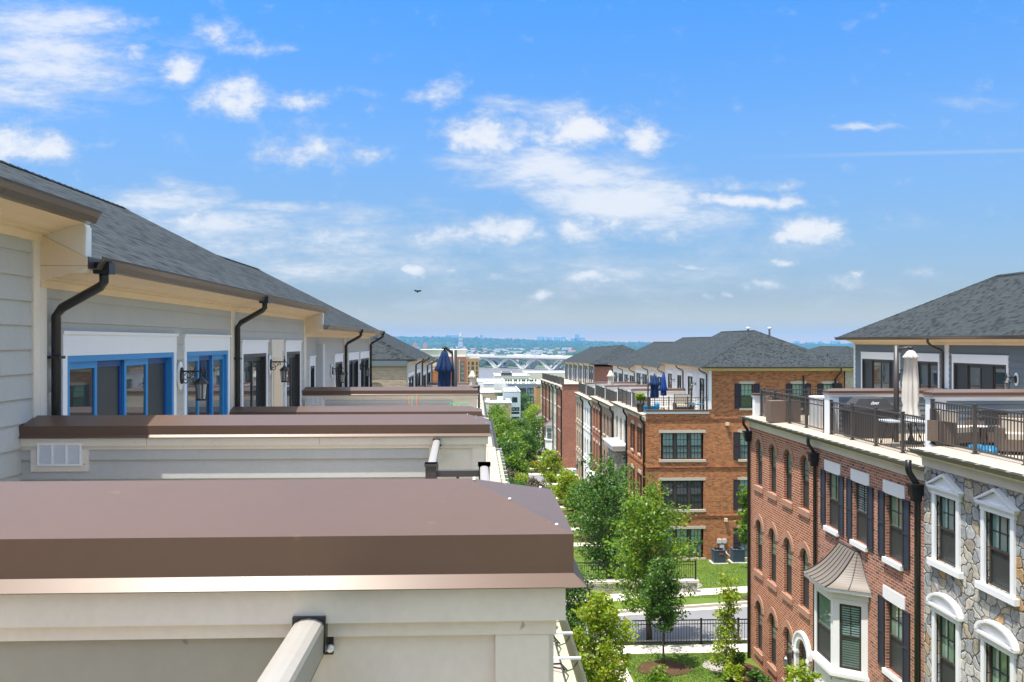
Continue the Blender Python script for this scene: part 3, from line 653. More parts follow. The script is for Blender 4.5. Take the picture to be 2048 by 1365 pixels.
def eave_return(h, Y, z0, z1, Xw=XW):
    b = MB(); b.box(Xw - .001, Y + .006, z0, Xw + .40, Y + .11, z1); b.box(Xw + .02, Y + .002, (z0 + z1) / 2 - .002, Xw + .38, Y + .007, (z0 + z1) / 2 + .004); o = part(b, 'eave_return', h, M['offwhite'])
    b = MB(); b.box(Xw + .40, Y + .01, z0 + .02, Xw + .412, Y + .11, z1 - .02); part(b, 'sunlit_side_plate', o, M['white'])  # white plate paints in the sunlit side face of the box
def left_spout(h, Y, ztop, zbot, Xw=XW, foot=True):
    x0 = Xw + .42 + .07; x1 = Xw + .075; p = [(x0, Y, ztop), (x0, Y, ztop - .17), (x0 - .03, Y, ztop - .21), (x1 + .05, Y, ztop - .40), (x1, Y, ztop - .47), (x1, Y, zbot + .12)]
    if foot: p += [(x1 + .02, Y + .02, zbot + .06), (x1 + .16, Y + .1, zbot)]
    b = MB(); b.tube(p, .041, 8); o = part(b, 'downspout', h, M['black'])
    b = MB(); b.extrude([(x0 - .07, Y - .06, ztop + .0), (x0 + .07, Y - .06, ztop), (x0 + .07, Y + .07, ztop), (x0 - .07, Y + .07, ztop)], (0, 0, -.10)); b.box(x1 - .06, Y - .055, (ztop + zbot) / 2, x1 + .055, Y + .055, (ztop + zbot) / 2 + .025); part(b, 'outlet_box', o, M['black'])
    if foot:
        b = MB(); b.box(x1 + .08, Y + .02, zbot - .05, x1 + .42, Y + .20, zbot - .02); part(b, 'splash_block', o, M['steel'])
H0 = left_house('townhouse at the near end of the left row, before the large brown metal cap', -4.2, 1.88, -1.57, 1.5, street=.3, gx=.5)
HA = left_house('pebble grey townhouse with the highest dark gutter, before the one with blue doors', 1.88, 7.5, -1.9, 1.12, street=.3, gx=.5, hang=True)
eave_return(HA, 7.5, .60, 1.02)
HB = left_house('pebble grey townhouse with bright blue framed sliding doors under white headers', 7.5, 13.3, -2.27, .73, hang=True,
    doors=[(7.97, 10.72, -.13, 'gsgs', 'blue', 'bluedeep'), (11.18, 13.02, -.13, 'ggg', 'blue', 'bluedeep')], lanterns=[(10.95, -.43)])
left_spout(HB, 7.68, .70, -1.0)
HC = left_house('pebble grey townhouse with dark framed doors either side of a narrow cream door', 13.3, 18.8, -2.27, .73, hang=True,
    doors=[(13.85, 15.35, -.2, 'gg', 'winframe'), (16.95, 18.25, -.2, 'gg', 'winframe')], lanterns=[(15.62, -.42)])
left_spout(HC, 13.38, .70, -1.25)
b = MB(); b.box(XW - .01, 15.75, -2.27, XW + .035, 16.6, -.18); b.box(XW - .01, 15.70, -.18, XW + .045, 16.65, .04); part(b, 'solid_door', HC, M['offwhite'])
b = MB(); b.box(XW + .036, 15.86, -2.1, XW + .044, 16.49, -.3); part(b, 'door_panel', HC, M['cream'])
eave_return(HC, 18.8, .24, .64)
HD = left_house('pebble grey townhouse with a projecting pale corner board beside a slim window', 18.8, 24.4, -2.63, .37,
    doors=[(19.35, 19.85, -.55, 'g', 'winframe'), (22.7, 23.9, -.55, 'gg', 'winframe')], lanterns=[(22.2, -.75)])
b = MB(); b.box(XW, 20.2, -2.6, XW + .16, 20.5, -.05); part(b, 'pilaster', HD, M['sidinglight'])
HE = left_house('end townhouse of the left row with black slatted door shades and black downspout', 24.4, 30.0, -2.63, .37,
    doors=[(25.1, 27.1, -.55, 'sgsg', 'winblack', 'winblack'), (27.6, 29.7, -.55, 'sgsg', 'winblack', 'winblack')], lanterns=[(27.35, -.8)], end1=True)
left_spout(HD, 24.3, .36, -2.2, foot=False); left_spout(HE, 29.9, .36, -2.2, foot=False)
# party walls and railings of the left row
privacy_wall('big brown metal capped party wall in the near foreground with clay panel siding', 1.88, .185, XW, -1.57, -.37, 'offwhite', 'sidingtan', .5, None, panel=.49, fb=.13)
privacy_wall('brown capped party wall with white vent grille in front of the blue doors', 7.45, .105, XW, -1.9, -.70, 'offwhite', 'siding', .5, (-3.65, -1.03, .36, .19), panel=.47)
privacy_wall('low brown capped party wall just behind the one in front of the blue doors', 13.3, .07, XW, -2.27, -1.07, 'offwhite', 'siding', .46, None)
privacy_wall('brown capped party wall with small vent below the closed navy umbrella', 18.8, .01, XW, -2.27, -1.06, 'offwhite', 'siding', .46, (-3.68, -1.36, .32, .16))
privacy_wall('brown capped party wall between the last two terraces of the left row', 24.4, .01, XW, -2.63, -1.42, 'offwhite', 'siding', .46)
def rail_bracket(r, x, y, z):
    b = MB(); b.box(x - .033, y - .010, z - .085, x + .040, y, z + .004); b.box(x - .031, y - .045, z - .07, x + .031, y - .010, z - .001); o = part(b, 'bracket', r, M['black'])
    b = MB(); b.M = Matrix.Translation((x + .035, y - .0105, z - .072)) @ Matrix.Rotation(QP, 4, 'X'); b.lathe((0, 0, 0), [(.008, 0), (.008, .004), (.003, .006)], 10); part(b, 'screw', o, M['steel'])
def big_rail(label, p0, p1, zf, **kw):
    """the wide rounded rail cap of the nearest terraces"""
    r = railing(label, p0, p1, zf, mat='rail', **kw)
    d = Vector((p1[0] - p0[0], p1[1] - p0[1], 0)); L = d.length; ang = math.atan2(d.y, d.x); b = MB(); b.smooth = True
    b.smooth = False; b.M = Matrix.Translation((p0[0], p0[1], zf)) @ Matrix.Rotation(ang, 4, 'Z')
    pr = [(-.027, 1.005), (-.029, 1.060), (-.025, 1.068), (-.013, 1.0735), (.0, 1.075), (.013, 1.0735), (.025, 1.068), (.029, 1.060), (.027, 1.005)]
    b.extrude([(0, y, z) for y, z in pr], (L, 0, 0)); part(b, 'rail_cap', r, M['greyrail']); return r
rr = big_rail('pale wide topped railing running to a black bracket under the big brown cap', (-.32, 1.655), (-.32, -2.2), -1.60, first=False, pick=.11); rail_bracket(rr, -.32, 1.672, -.522)
rr = big_rail('pale topped railing fixed under the cap of the wall with the vent grille', (-.345, 7.215), (-.31, 5.7), -1.9, first=False); rail_bracket(rr, -.345, 7.225, -.82)
railing('short grey railing across the jog of the terrace before the vent grille wall', (-.31, 5.7), (.045, 5.7), -1.9, bay=.5)
big_rail('pale topped railing along the roof edge beyond the big brown cap', (.045, 5.7), (.045, 2.2), -1.9)
railing('black railing across the far end of the left row behind the navy umbrella', (XW + .05, 29.95), (.05, 29.95), -2.63, mat='black')
b = MB(); b.tube([(.10, 5.9, -1.86), (.25, 5.95, -1.84), (.42, 6.0, -1.86), (.50, 6.02, -1.95), (.52, 6.03, -2.1)], .055, 10); part(b, 'overflow_pipe', HA, M['gutter'])
# heat cable in the near gutter
b = MB(); y = 2.3; pts = []
while y < 7.3:
    pts += [(.42, y, -1.925), (.50, y + .02, -1.93), (.545, y + .1, -2.0), (.53, y + .24, -2.04), (.50, y + .40, -1.93), (.42, y + .43, -1.925)]; y += .46
b.tube(pts, .006, 5); part(b, 'heat_cable', HA, M['black'])
# ------------------------------------------------------------------ second left block across the side street
SS = [(46, 52), (52, 58), (58, 64), (64, 70)]; LB = []
lab2 = ['tan brick ended townhouse with arched window across the side street on the left', 'second townhouse of the far left block behind the tan brick end wall', 'third townhouse of the far left block with its own black downspout', 'last townhouse of the far left block before the russet brick gable']
for i, (a, c) in enumerate(SS):
    ze = [-.95, -.98, -1.33, -1.37][i]
    h = left_house(lab2[i], a, c, ze - 2.98, ze, sid='sidinglight', end0=(i == 0), hip0=(3.9 if i == 0 else 0), group='townhouses of the far left block', doors=[(a + .6, c - 1.6, ze - 1.0, 'gsg', 'winblack')])
    left_spout(h, c - .15, ze, ze - 2.4, foot=False)
    if i: privacy_wall(['brown capped party wall nearest on the far left block', 'brown capped party wall in the middle of the far left block', 'brown capped party wall farthest on the far left block'][i - 1], a, .05, XW, ze - 2.98, ze - 1.75, 'offwhite', 'sidinglight', .46, None, 'party walls of the far left block')
    LB.append(h)
h = LB[0]; b = MB(); zt = -3.93; g = zg(48)
wall(b, -11.5, 45.93, 0, 7.7, zt - .5, -1.25, [(5.6, 6.5, zt + .35, zt + 1.75, True)]); part(b, 'tan_brick_end_wall', h, M['bricktan'])
put_window(h, -11.5, 45.93, 0, 6.05, zt + .35, .9, 1.4, arch=True, cols=2, rows=1)
b = MB(); b.box(-11.6, 45.8, -1.30, XW + .02, 45.95, -1.02); part(b, 'frieze_board', h, M['sidingblue'])
b = MB(); prof_x(b, 46, -1, -11.8, XW + .42, -.94, GUT); part(b, 'end_gutter', h, M['gutter'])
hL3 = left_house('russet brick townhouse gable beyond the far left block', 86, 92, -5.6, -2.5, group='townhouses of the third left block', doors=())
b = MB(); b.box(-11, 85.8, -9, XW, 86, -2.8); part(b, 'brick_end_wall', hL3, M['brickorange'])
railing('railing along the end of the far left block behind the navy umbrella', (-3.7, 46.1), (.1, 46.1), -3.93, group='terrace railings')
# ------------------------------------------------------------------ right rows. X = street face, houses face -X
MQ = -math.pi / 2
def rloc(Y1): return (0, Y1)     # facade u=0 sits at the far end Y1 and runs towards the camera
def right_house(label, X, Y0, Y1, zt, facade, group, ze=None, Xw=15.1, rows=(), ops=(), end0=None, zbase=None, sid='sidingblue', hip0=0, hip1=0, doors=(), lanterns=(), gz=-.05, hang=False, half=4.1, pitch=.54, roofm='roof', corn='offwhite', gm='gutterolive', dtrim='white'):
    g = zbase if zbase is not None else zg((Y0 + Y1) / 2) - .3
    h = root('townhouse', label, 'townhouse', (X + 5, (Y0 + Y1) / 2, g), group); ze = zt + 3.12 if ze is None else ze
    Xe = Xw - .5; Xr = Xe + half; Xb = Xw + 2 * half - 1.0; zr = ze + half * pitch
    b = MB(); wall(b, X, Y1, MQ, Y1 - Y0, g, zt - .1, ops); part(b, 'front_wall', h, M[facade])
    b = MB(); b.poly([(Xb, Y0, g), (Xb, Y1, g), (Xb, Y1, ze), (Xb, Y0, ze)])
    for y in ((Y1,) if end0 else (Y0, Y1)): b.poly([(X, y, g), (Xb, y, g), (Xb, y, zt - .1), (X, y, zt - .1)])
    part(b, 'rear_wall', h, M[facade])
    b = MB(); b.box(X + .45, Y0 + .01, zt - .12, Xw, Y1 - .01, zt); part(b, 'terrace_floor', h, M['deck'])
    b = MB(); b.extrude([(X + .62, Y0, zt + .012), (X - .24, Y0, zt - .035), (X - .24, Y0, zt - .12), (X + .62, Y0, zt - .13)], (0, Y1 - Y0, 0)); part(b, 'eave_roof', h, M['eave'])
    b = MB(); prof_y(b, X, -1, Y0, Y1, zt - .12, [(-.02, 0), (.23, 0), (.225, -.04), (.13, -.10), (.09, -.12), (.06, -.13), (.045, -.33), (-.02, -.33)]); part(b, 'cornice', h, M[corn])
    gutter_run(h, X - .24, -1, Y0, Y1, zt + gz + .01, hang, gm, 'terrace_gutter', .5)
    dops = [(Y1 - d[1], Y1 - d[0], zt - .2, d[2]) for d in doors]
    b = MB(); wall(b, Xw, Y1, MQ, Y1 - Y0, zt - .01, ze - .2, dops, 0, .1, .2); part(b, 'lap_siding', h, M[sid])
    b = MB()
    for y in ((Y1,) if end0 else (Y0, Y1)): b.poly([(Xw, y, zt - .1), (Xb, y, zt - .1), (Xb, y, ze - .05), (Xw, y, ze - .05)])
    part(b, 'side_wall', h, M[sid])
    for ya_, yb_, o_ in ((Y0, Y0 + .12, .03), (Y1 - .12, Y1, .028)): b = MB(); b.box(Xw - o_, ya_, zt, Xw + .02, yb_, ze - .25); part(b, 'corner_board', h, M['white'])
    b = MB(); prof_y(b, Xw, -1, Y0, Y1, ze - .075, CROWN); part(b, 'roof_cornice', h, M['cream'])
    part(roof_body(Xe, Xr, Y0 - (.45 if hip0 else 0), Y1 + (.45 if hip1 else 0), ze, zr, hip0, hip1), 'roof', h, [M[roofm], M['cream'], M[roofm]])
    gutter_run(h, Xe, -1, Y0 - (.45 if hip0 else 0), Y1 + (.45 if hip1 else 0), ze + .01, False, 'gutter', 'roof_gutter')
    for d in doors: slider(h, Xw, Y1, MQ, Y1 - d[1], Y1 - d[0], zt, d[2], d[3], 'winframe', trim=dtrim)
    for y, z in lanterns: lantern(h, Xw - .02, y, z, MQ, s=1.1)
    return h
def spout_r(h, X, Y, ztop, zbot, head=True, r=.055):
    p = [(X - .31, Y, ztop), (X - .31, Y, ztop - .22), (X - .29, Y, ztop - .30), (X - .14, Y, ztop - .52), (X - .09, Y, ztop - .62), (X - .09, Y, zbot)]
    return downspout(h, p, 'black', r, 'downspout', (X - .12, Y, ztop - .62) if head else None)
def spout_w(h, Xw, Y, ztop, zbot):
    x0 = Xw - .5 - .07; return downspout(h, [(x0, Y, ztop), (x0, Y, ztop - .16), (x0 + .1, Y, ztop - .27), (Xw - .12, Y, ztop - .42), (Xw - .07, Y, ztop - .5), (Xw - .07, Y, zbot)], 'winframe', .042)
XR = 10.86
# --- corner house with arched windows
Y1 = 33.5; Y0 = 26.75; ops = []; wins = []
rowsA = [(-5.58, -3.76), (-8.88, -6.86), (-11.95, -10.0)]
for ri, (za, zb) in enumerate(rowsA):
    for k, yc in enumerate((32.4, 30.9, 29.36, 27.82)):
        if ri == 2 and k == 3: continue
        u = Y1 - yc; ops.append((u - .37, u + .37, za, zb, True)); wins.append((u, za, zb))
ud = Y1 - 27.9; ops.append((ud - .48, ud + .48, -12.75, -9.9, True))
R1A = right_house('dark red brick corner townhouse with three rows of arched windows', XR, Y0, Y1, -2.93, 'brickred', 'townhouses of the near right row', .17, ops=ops, hip1=4.1, hang=True, zbase=-13.0,
    doors=[(29.85, 32.75, -.66, 'sggs'), (27.25, 28.6, -.66, 'gg')], lanterns=[(29.35, -1.05)])
for u, za, zb in wins:
    put_window(R1A, XR, Y1, MQ, u, za, .74, zb - za, arch=True, cols=1, rows=3, up='glassgreen', low='screen', inset=.095)
    px, py = local(XR, Y1, MQ, u); inst('brick_arch', arch_kit(.74, .21, .03, 'rowlock'), R1A, (px, py, zb - .37), MQ)
    put_block(R1A, 'brick_sill', XR, Y1, MQ, u, za - .20, .98, .20, .06, 'rowlock')
spout_r(R1A, XR, 33.38, -2.98, -12.6); spout_r(R1A, XR, 26.75, -2.98, -12.6)
spout_w(R1A, 15.1, 26.9, .15, -2.9)
# arched white door surround
b = MB(); b.M = Matrix.Translation((XR, Y1, 0)) @ Matrix.Rotation(MQ, 4, 'Z'); zs = -10.38
b.box(ud - .66, -.09, -12.7, ud - .46, .02, zs); b.box(ud + .46, -.09, -12.7, ud + .66, .02, zs)
for s in (-1, 1): b.box(ud + s * .56 - .13, -.12, zs - .14, ud + s * .56 + .13, .02, zs - .05)
n = 14
for r0, r1, d in ((.46, .66, .09), (.66, .72, .13)):
    for k in range(n):
        a0, a1 = math.pi * k / n, math.pi * (k + 1) / n
        b.extrude([(ud - r * math.cos(a), -d, zs + r * math.sin(a)) for r, a in ((r1, a0), (r1, a1), (r0, a1), (r0, a0))], (0, d + .02, 0))
o = part(b, 'door_surround', R1A, M['white'])
b = MB(); b.M = Matrix.Translation((XR, Y1, 0)) @ Matrix.Rotation(MQ, 4, 'Z'); b.box(ud - .46, .10, -12.7, ud + .46, .14, -10.3); part(b, 'door_leaf', o, M['winframe'])
b = MB(); b.M = Matrix.Translation((XR, Y1, 0)) @ Matrix.Rotation(MQ, 4, 'Z'); b.poly([(ud - .45 * math.cos(math.pi * k / 12), .12, -10.3 + .45 * math.sin(math.pi * k / 12)) for k in range(13)]); part(b, 'fanlight', o, M['glassteal'])
for yy in (28.75, 27.0): lantern(R1A, XR - .01, yy, -10.75, MQ, arm=.22, s=1.25, plate='black')
# --- shuttered rose brick house with the white bay
Y1 = 26.75; Y0 = 19.6; ops = []; W1 = [(25.6, -5.72, -4.02), (23.72, -5.72, -4.02), (21.75, -5.72, -4.02), (21.75, -8.68, -6.84)]
for yc, za, zb in W1: ops.append((Y1 - yc - .44, Y1 - yc + .44, za, zb))
R1B = right_house('rose brick townhouse with black shutters and a white bay window', XR, Y0, Y1, -2.93, 'brickmix', 'townhouses of the near right row', .17, ops=ops, hang=True, zbase=-12.7,
    doors=[(23.65, 26.35, -.66, 'sgsg'), (20.7, 22.2, -.66, 'gg')], lanterns=[(23.2, -1.05)])
for yc, za, zb in W1:
    u = Y1 - yc; put_window(R1B, XR, Y1, MQ, u, za, .88, zb - za, cols=2, rows=2, up='glassgreen' if yc != 23.72 else 'blinds', low='screen')
    put_shutters(R1B, XR, Y1, MQ, u, za - .02, .88, zb - za + .04, .34, 'shutter', .05)
    put_block(R1B, 'lintel', XR, Y1, MQ, u, zb, 1.16, .34, .025, 'white'); put_block(R1B, 'sill', XR, Y1, MQ, u, za - .13, 1.0, .13, .09, 'white')
spout_r(R1B, 10.5, 19.72, -2.80, -12.4, True, .075)
# bay
def bay(h, X, yc, hw, fw, d, z0, z1, zroof, blindy=True):
    """canted bay: front panel half-width fw at depth d, meets the wall at half-width hw"""
    pl = [(X, yc + hw), (X - d, yc + fw), (X - d, yc - fw), (X, yc - hw)]
    o = None; b = MB()
    for i in range(3):
        p, q = Vector((*pl[i], 0)), Vector((*pl[i + 1], 0)); L = (q - p).length; ang = math.atan2((q - p).y, (q - p).x); m_ = .17
        wall(b, p.x, p.y, ang, L, z0, z1, [(m_, L - m_, z0 + .12, z1 - .16)], 0, .06)
        wall(b, p.x, p.y, ang, L, z0 - 2.1, z0 - .02, ())
        b.M = Matrix.Translation((p.x, p.y, 0)) @ Matrix.Rotation(ang, 4, 'Z')
        b.box(.12, -.02, z0 - 1.75, .24, 0, z0 - .2); b.box(L - .24, -.02, z0 - 1.75, L - .12, 0, z0 - .2); b.box(.12, -.021, z0 - .3, L - .12, 0, z0 - .2); b.box(.12, -.021, z0 - 1.85, L - .12, 0, z0 - 1.75)
        b.M = None
    o = part(b, 'bay_window', h, M['white'])
    def ring(off): return [(X, yc + hw + off * .9), (X - d - off, yc + fw + off * .5), (X - d - off, yc - fw - off * .5), (X, yc - hw - off * .9)]
    for (za, zb, of) in ((z0 - .10, z0, .12), (z0 - .16, z0 - .10, .05), (z1, z1 + .16, .06), (zroof - .12, zroof, .26), (z0 - 2.25, z0 - 2.12, .30), (z0 - 2.12, z0 - 2.02, .16)):
        b = MB(); b.extrude([(x, y, za) for x, y in ring(of)], (0, 0, zb - za)); part(b, 'moulding', o, M['white'])
    for i in range(3):
        p, q = Vector((*pl[i], 0)), Vector((*pl[i + 1], 0)); L = (q - p).length; ang = math.atan2((q - p).y, (q - p).x); m_ = .17; w = L - 2 * m_; hh = z1 - .16 - z0 - .12
        me, sub = window_kit(w, hh, cols=2 if i != 1 else 1, rows=2 if i != 1 else 1, up='blinds' if i != 1 else 'glassgreen', low='blindsdim' if i != 1 else 'screen')
        c = p + (q - p).normalized() * (L / 2); nn = Vector((-(q - p).y, (q - p).x, 0)).normalized()
        fo = inst('window_frame', me, o, (c.x + nn.x * .02, c.y + nn.y * .02, z0 + .12), ang)
        for n_, m2 in sub:
            s_ = link(n_, m2, o); s_.location = fo.location; s_.rotation_euler.z = ang
    # swept metal roof with standing seams
    b = MB(); eave = ring(.30); topz = zroof + .95; tip = [(X, yc + hw * .62), (X - .05, yc + fw * .8), (X - .05, yc - fw * .8), (X, yc - hw * .62)]; n = 16
    def pt(k, t):
        a, c = eave[k], tip[k]; s = t ** .62
        return Vector((a[0] + (c[0] - a[0]) * t, a[1] + (c[1] - a[1]) * t, zroof + (topz - zroof) * (.35 * t + .65 * t ** 2.0)))
    for k in range(3):
        for i in range(n):
            b.smooth = False; b.poly([pt(k, i / n), pt(k + 1, i / n), pt(k + 1, (i + 1) / n), pt(k, (i + 1) / n)])
    ro = part(b, 'bay_roof', o, M['stand'])
    b = MB()
    for k in range(3):
        m_ = 6 if k == 1 else 2
        for j in range(m_ + 1):
            b.tube([pt(k, i / n).lerp(pt(k + 1, i / n), j / m_) + Vector((0, 0, .012)) for i in range(n + 1)], .014 if 0 < j < m_ else .02, 5)
    b.tube([pt(k, 1) for k in range(4)], .03, 5)
    part(b, 'roof_seam', o, M['bronze']); return o
bay(R1B, XR, 24.45, 1.2, .68, .76, -9.35, -7.25, -6.93)
# --- rubble stone house
XS = 10.5; Y1 = 19.6; Y0 = 12.2; ops = []; W2 = []
for yc in (18.62, 16.72, 14.8):
    W2 += [(yc, -5.0, -3.48, 'ped'), (yc, -8.2, -6.18, 'seg'), (yc, -11.3, -9.3, 'ped')]
for yc, za, zb, k in W2: ops.append((Y1 - yc - .43, Y1 - yc + .43, za, zb))
R1C = right_house('rubble stone townhouse with white pedimented windows at the right edge', XS, Y0, Y1, -2.46, 'stone', 'townhouses of the near right row', .17, ops=ops, hang=True, zbase=-12.3)
for yc, za, zb, k in W2:
    u = Y1 - yc; put_window(R1C, XS, Y1, MQ, u, za, .86, zb - za, cols=3, rows=2, up='glassteal' if k == 'ped' else 'glassgreen', low='screen', inset=.07)
    b = MB(); b.M = Matrix.Translation((XS, Y1, 0)) @ Matrix.Rotation(MQ, 4, 'Z')
    for s in (-1, 1): b.box(u + s * .43, -.05, za, u + s * .55, .03, zb)
    b.box(u - .58, -.055, zb, u + .58, .03, zb + .14); b.box(u - .66, -.12, zb + .14, u + .66, .03, zb + .20); b.box(u - .62, -.085, zb + .10, u + .62, .03, zb + .14); b.box(u - .66, -.11, za - .13, u + .66, .03, za)
    if k == 'ped':
        z = zb + .20; b.extrude([(u - .60, -.05, z), (u + .60, -.05, z), (u, -.05, z + .25)], (0, .07, 0))
        b.extrude([(u - .70, -.13, z), (u - .60, -.13, z), (u, -.13, z + .27), (u, -.13, z + .325)], (0, .15, 0)); b.extrude([(u + .70, -.13, z), (u, -.13, z + .325), (u, -.13, z + .27), (u + .60, -.13, z)], (0, .15, 0))
    else:
        z = zb + .20; n = 12; A = [(-.62 * math.cos(math.pi * i / n), .29 * math.sin(math.pi * i / n)) for i in range(n + 1)]
        b.extrude([(u + p * .92, -.05, z + q * .9) for p, q in A], (0, .07, 0))
        for i in range(n):
            p, q = A[i], A[i + 1]; b.extrude([(u + p[0] * 1.06, -.13, z + p[1] * 1.08), (u + q[0] * 1.06, -.13, z + q[1] * 1.08), (u + q[0] * .92, -.13, z + q[1] * .9), (u + p[0] * .92, -.13, z + p[1] * .9)], (0, .15, 0))
    part(b, 'window_surround', R1C, M['white'])
# terrace walls and railings of the near right row
privacy_wall('brown capped white party wall behind the covered grill', 26.75, 11.12, 15.1, -2.93, -1.56, 'white', 'sidingblue', .46, None, panel=.3)
privacy_wall('brown capped white party wall right of the closed cream umbrella', 20.2, 10.92, 15.1, -2.93, -1.22, 'white', 'sidingblue', .46, None, panel=.3)
b = MB(); b.box(10.95, 33.2, -2.95, 11.35, 33.46, -2.15); b.box(10.92, 33.17, -2.2, 11.38, 33.49, -2.12); w = solo(b, 'terrace_pier', M['white'], (11.1, 33.3, -2.95), 'small white pier with brown cap at the far corner of the arched window house', 'pier')
b = MB(); b.box(10.9, 33.15, -2.12, 11.42, 33.5, -2.05); part(b, 'cap', w, M['cap'])
def rail_brackets(*a): pass
railing('bronze railing on the roof edge above the arched windows', (11.2, 33.15), (11.2, 27.0), -2.93, bay=1.55)
railing('bronze railing along the street end of the arched window house terrace', (11.4, 33.4), (15.0, 33.4), -2.93)
railing('bronze railing on the roof edge above the black shutters', (11.2, 26.5), (11.2, 20.45), -2.93, bay=1.5)
railing('bronze railing on the roof edge of the rubble stone house', (10.9, 19.95), (10.9, 13.0), -2.46, bay=1.95)
# --- second right block: brick end wall facing the camera
ZT2 = [-4.68, -4.72, -5.08, -5.10, -5.48, -5.50]; YB = [54.6, 61.0, 67.3, 73.8, 80.2, 86.8, 93.4]; ZE2 = [-1.62, -1.62, -2.03, -2.03, -2.44, -2.44]
FAC = ['brickorange', 'brickcream', 'brickbrown', 'brickfar', 'brickwhite', 'bricktan']
LAB = ['orange brown brick end townhouse with navy umbrellas on its terrace', 'cream brick townhouse with a flat white canopy over a stone entry', 'taupe brick townhouse between the cream and the red brick facades', 'red brick townhouse next to the white painted one', 'white painted brick townhouse in the middle right block', 'tan brick townhouse at the far end of the middle right block']
def row_windows(h, X, Y1, Y0, zt, n=3, w=.8, arch=False, rows=3, sillm='limestone', shutters=None, up='glassdim', lint=True):
    L = Y1 - Y0; out = []
    for r in range(rows):
        zb = zt - 1.05 - 3.08 * r; za = zb - 1.75
        for i in range(n): out.append((L * (i + .75) / (n + .5), za, zb))
    return out
R2 = []
for i in range(6):
    a, c = YB[i], YB[i + 1]; zt = ZT2[i]; arch = i in (2, 4); n = 2 if i == 0 else 3
    wl = row_windows(None, XR, c, a, zt, n, rows=3)
    ops = [(u - .4, u + .4, za, zb, arch) for u, za, zb in wl]
    drs = [(a + .9, a + 2.2, zt + 2.25, 'gg'), (c - 2.4, c - 1.0, zt + 2.25, 'gg')] if i < 2 else [(a + .5, a + 2.9, zt + 2.2, 'gsg'), (c - 2.8, c - .6, zt + 2.2, 'gsg')]
    h = right_house(LAB[i], XR, a, c, zt, FAC[i], 'townhouses of the middle right block', ZE2[i], 15.0, ops=ops, end0=(i == 0), zbase=zg((a + c) / 2) - .6, sid='sidingwhite', hip0=5.0 if i == 0 else 0, half=5.0, pitch=.485, doors=drs, lanterns=[((a + c) / 2, zt + 1.8)], gm='gutter')
    for u, za, zb in wl:
        put_window(h, XR, c, MQ, u, za, .8, zb - za, arch=arch, cols=1 if arch else 2, rows=2, up='glassdim', low='screen')
        put_block(h, 'sill', XR, c, MQ, u, za - .14, 1.0, .14, .08, 'limestone' if i not in (4,) else 'white')
        if not arch: put_block(h, 'lintel', XR, c, MQ, u, zb, 1.05, .24, .02, ['limestone', 'brickcream', 'limestone', 'limestone', 'white', 'limestone'][i])
        if i == 0: put_shutters(h, XR, c, MQ, u, za, .8, zb - za, .3, 'shutterbrown')
    for k in range(2):
        b = MB(); z = zt - 3.35 - 3.08 * k; b.box(XR - .05, a, z, XR, c, z + .18)
        part(b, 'belt_course', h, M[FAC[i]])
    spout_r(h, XR, a + .12, zt - .05, zg(a) - .3, False, .07); spout_w(h, 15.0, a + .3, ZE2[i] - .02, zt + .1)
    if i: privacy_wall(['brown capped white party wall behind the navy umbrellas', 'second brown capped white party wall of the middle right block', 'third brown capped white party wall of the middle right block', 'fourth brown capped white party wall of the middle right block', 'farthest brown capped white party wall of the middle right block'][i - 1], a, 11.1, 15.0, zt, max(zt, ZT2[i - 1]) + 1.25, 'white', 'sidingwhite', .46, None, 'party walls of the middle right block', .4)
    rl = ['nearest bronze railing on the middle right block, before the navy umbrellas', 'second bronze railing on the middle right block above the cream brick', 'third bronze railing above the taupe brick facade', 'fourth bronze railing above the plain red brick facade', 'fifth bronze railing above the white painted facade', 'farthest bronze railing of the middle right block above the tan brick']
    railing(rl[i], (11.15, c - .3), (11.15, a + .3), zt, group='railings of the middle right block', pick=.13)
    R2.append(h)
h = R2[0]; zt = ZT2[0]; gb = zg(54.6) - .6; Ye = 54.55
# the brick end wall with its windows
E = lambda px: Xat(px, Ye)
xl, xm, xr = XR, 15.0, 23.9
endw = []
for (z0, z1) in ((-7.62, -5.90), (-10.86, -8.98), (-14.0, -12.12)):
    endw.append(('trip', E(1322), E(1407), z0, z1)); endw.append(('one', E(1480), E(1480) + .95, z0, z1)); endw.append(('one', 21.6, 22.5, z0, z1))
ops = [(e[1] - xl, e[2] - xl, e[3], e[4]) for e in endw]
b = MB(); wall(b, xl, Ye, 0, xr - xl, gb, zt + .14, ops)
top_w = [(E(1481) + .03, -4.30, -2.75), (E(1584.5), -4.30, -2.75), (E(1647), -4.30, -2.75)]
wall(b, xm, Ye, 0, xr - xm, zt + .14, ZE2[0] - .2, [(x - xm, x - xm + .8, za, zb) for x, za, zb in top_w])
for z in (-4.98, -8.15, -11.3): b.box(xl, Ye - .05, z, xr, Ye, z + .10); b.box(xl, Ye - .03, z - .12, xr, Ye, z - .05)
part(b, 'brick_end_wall', h, M['brickorange'])
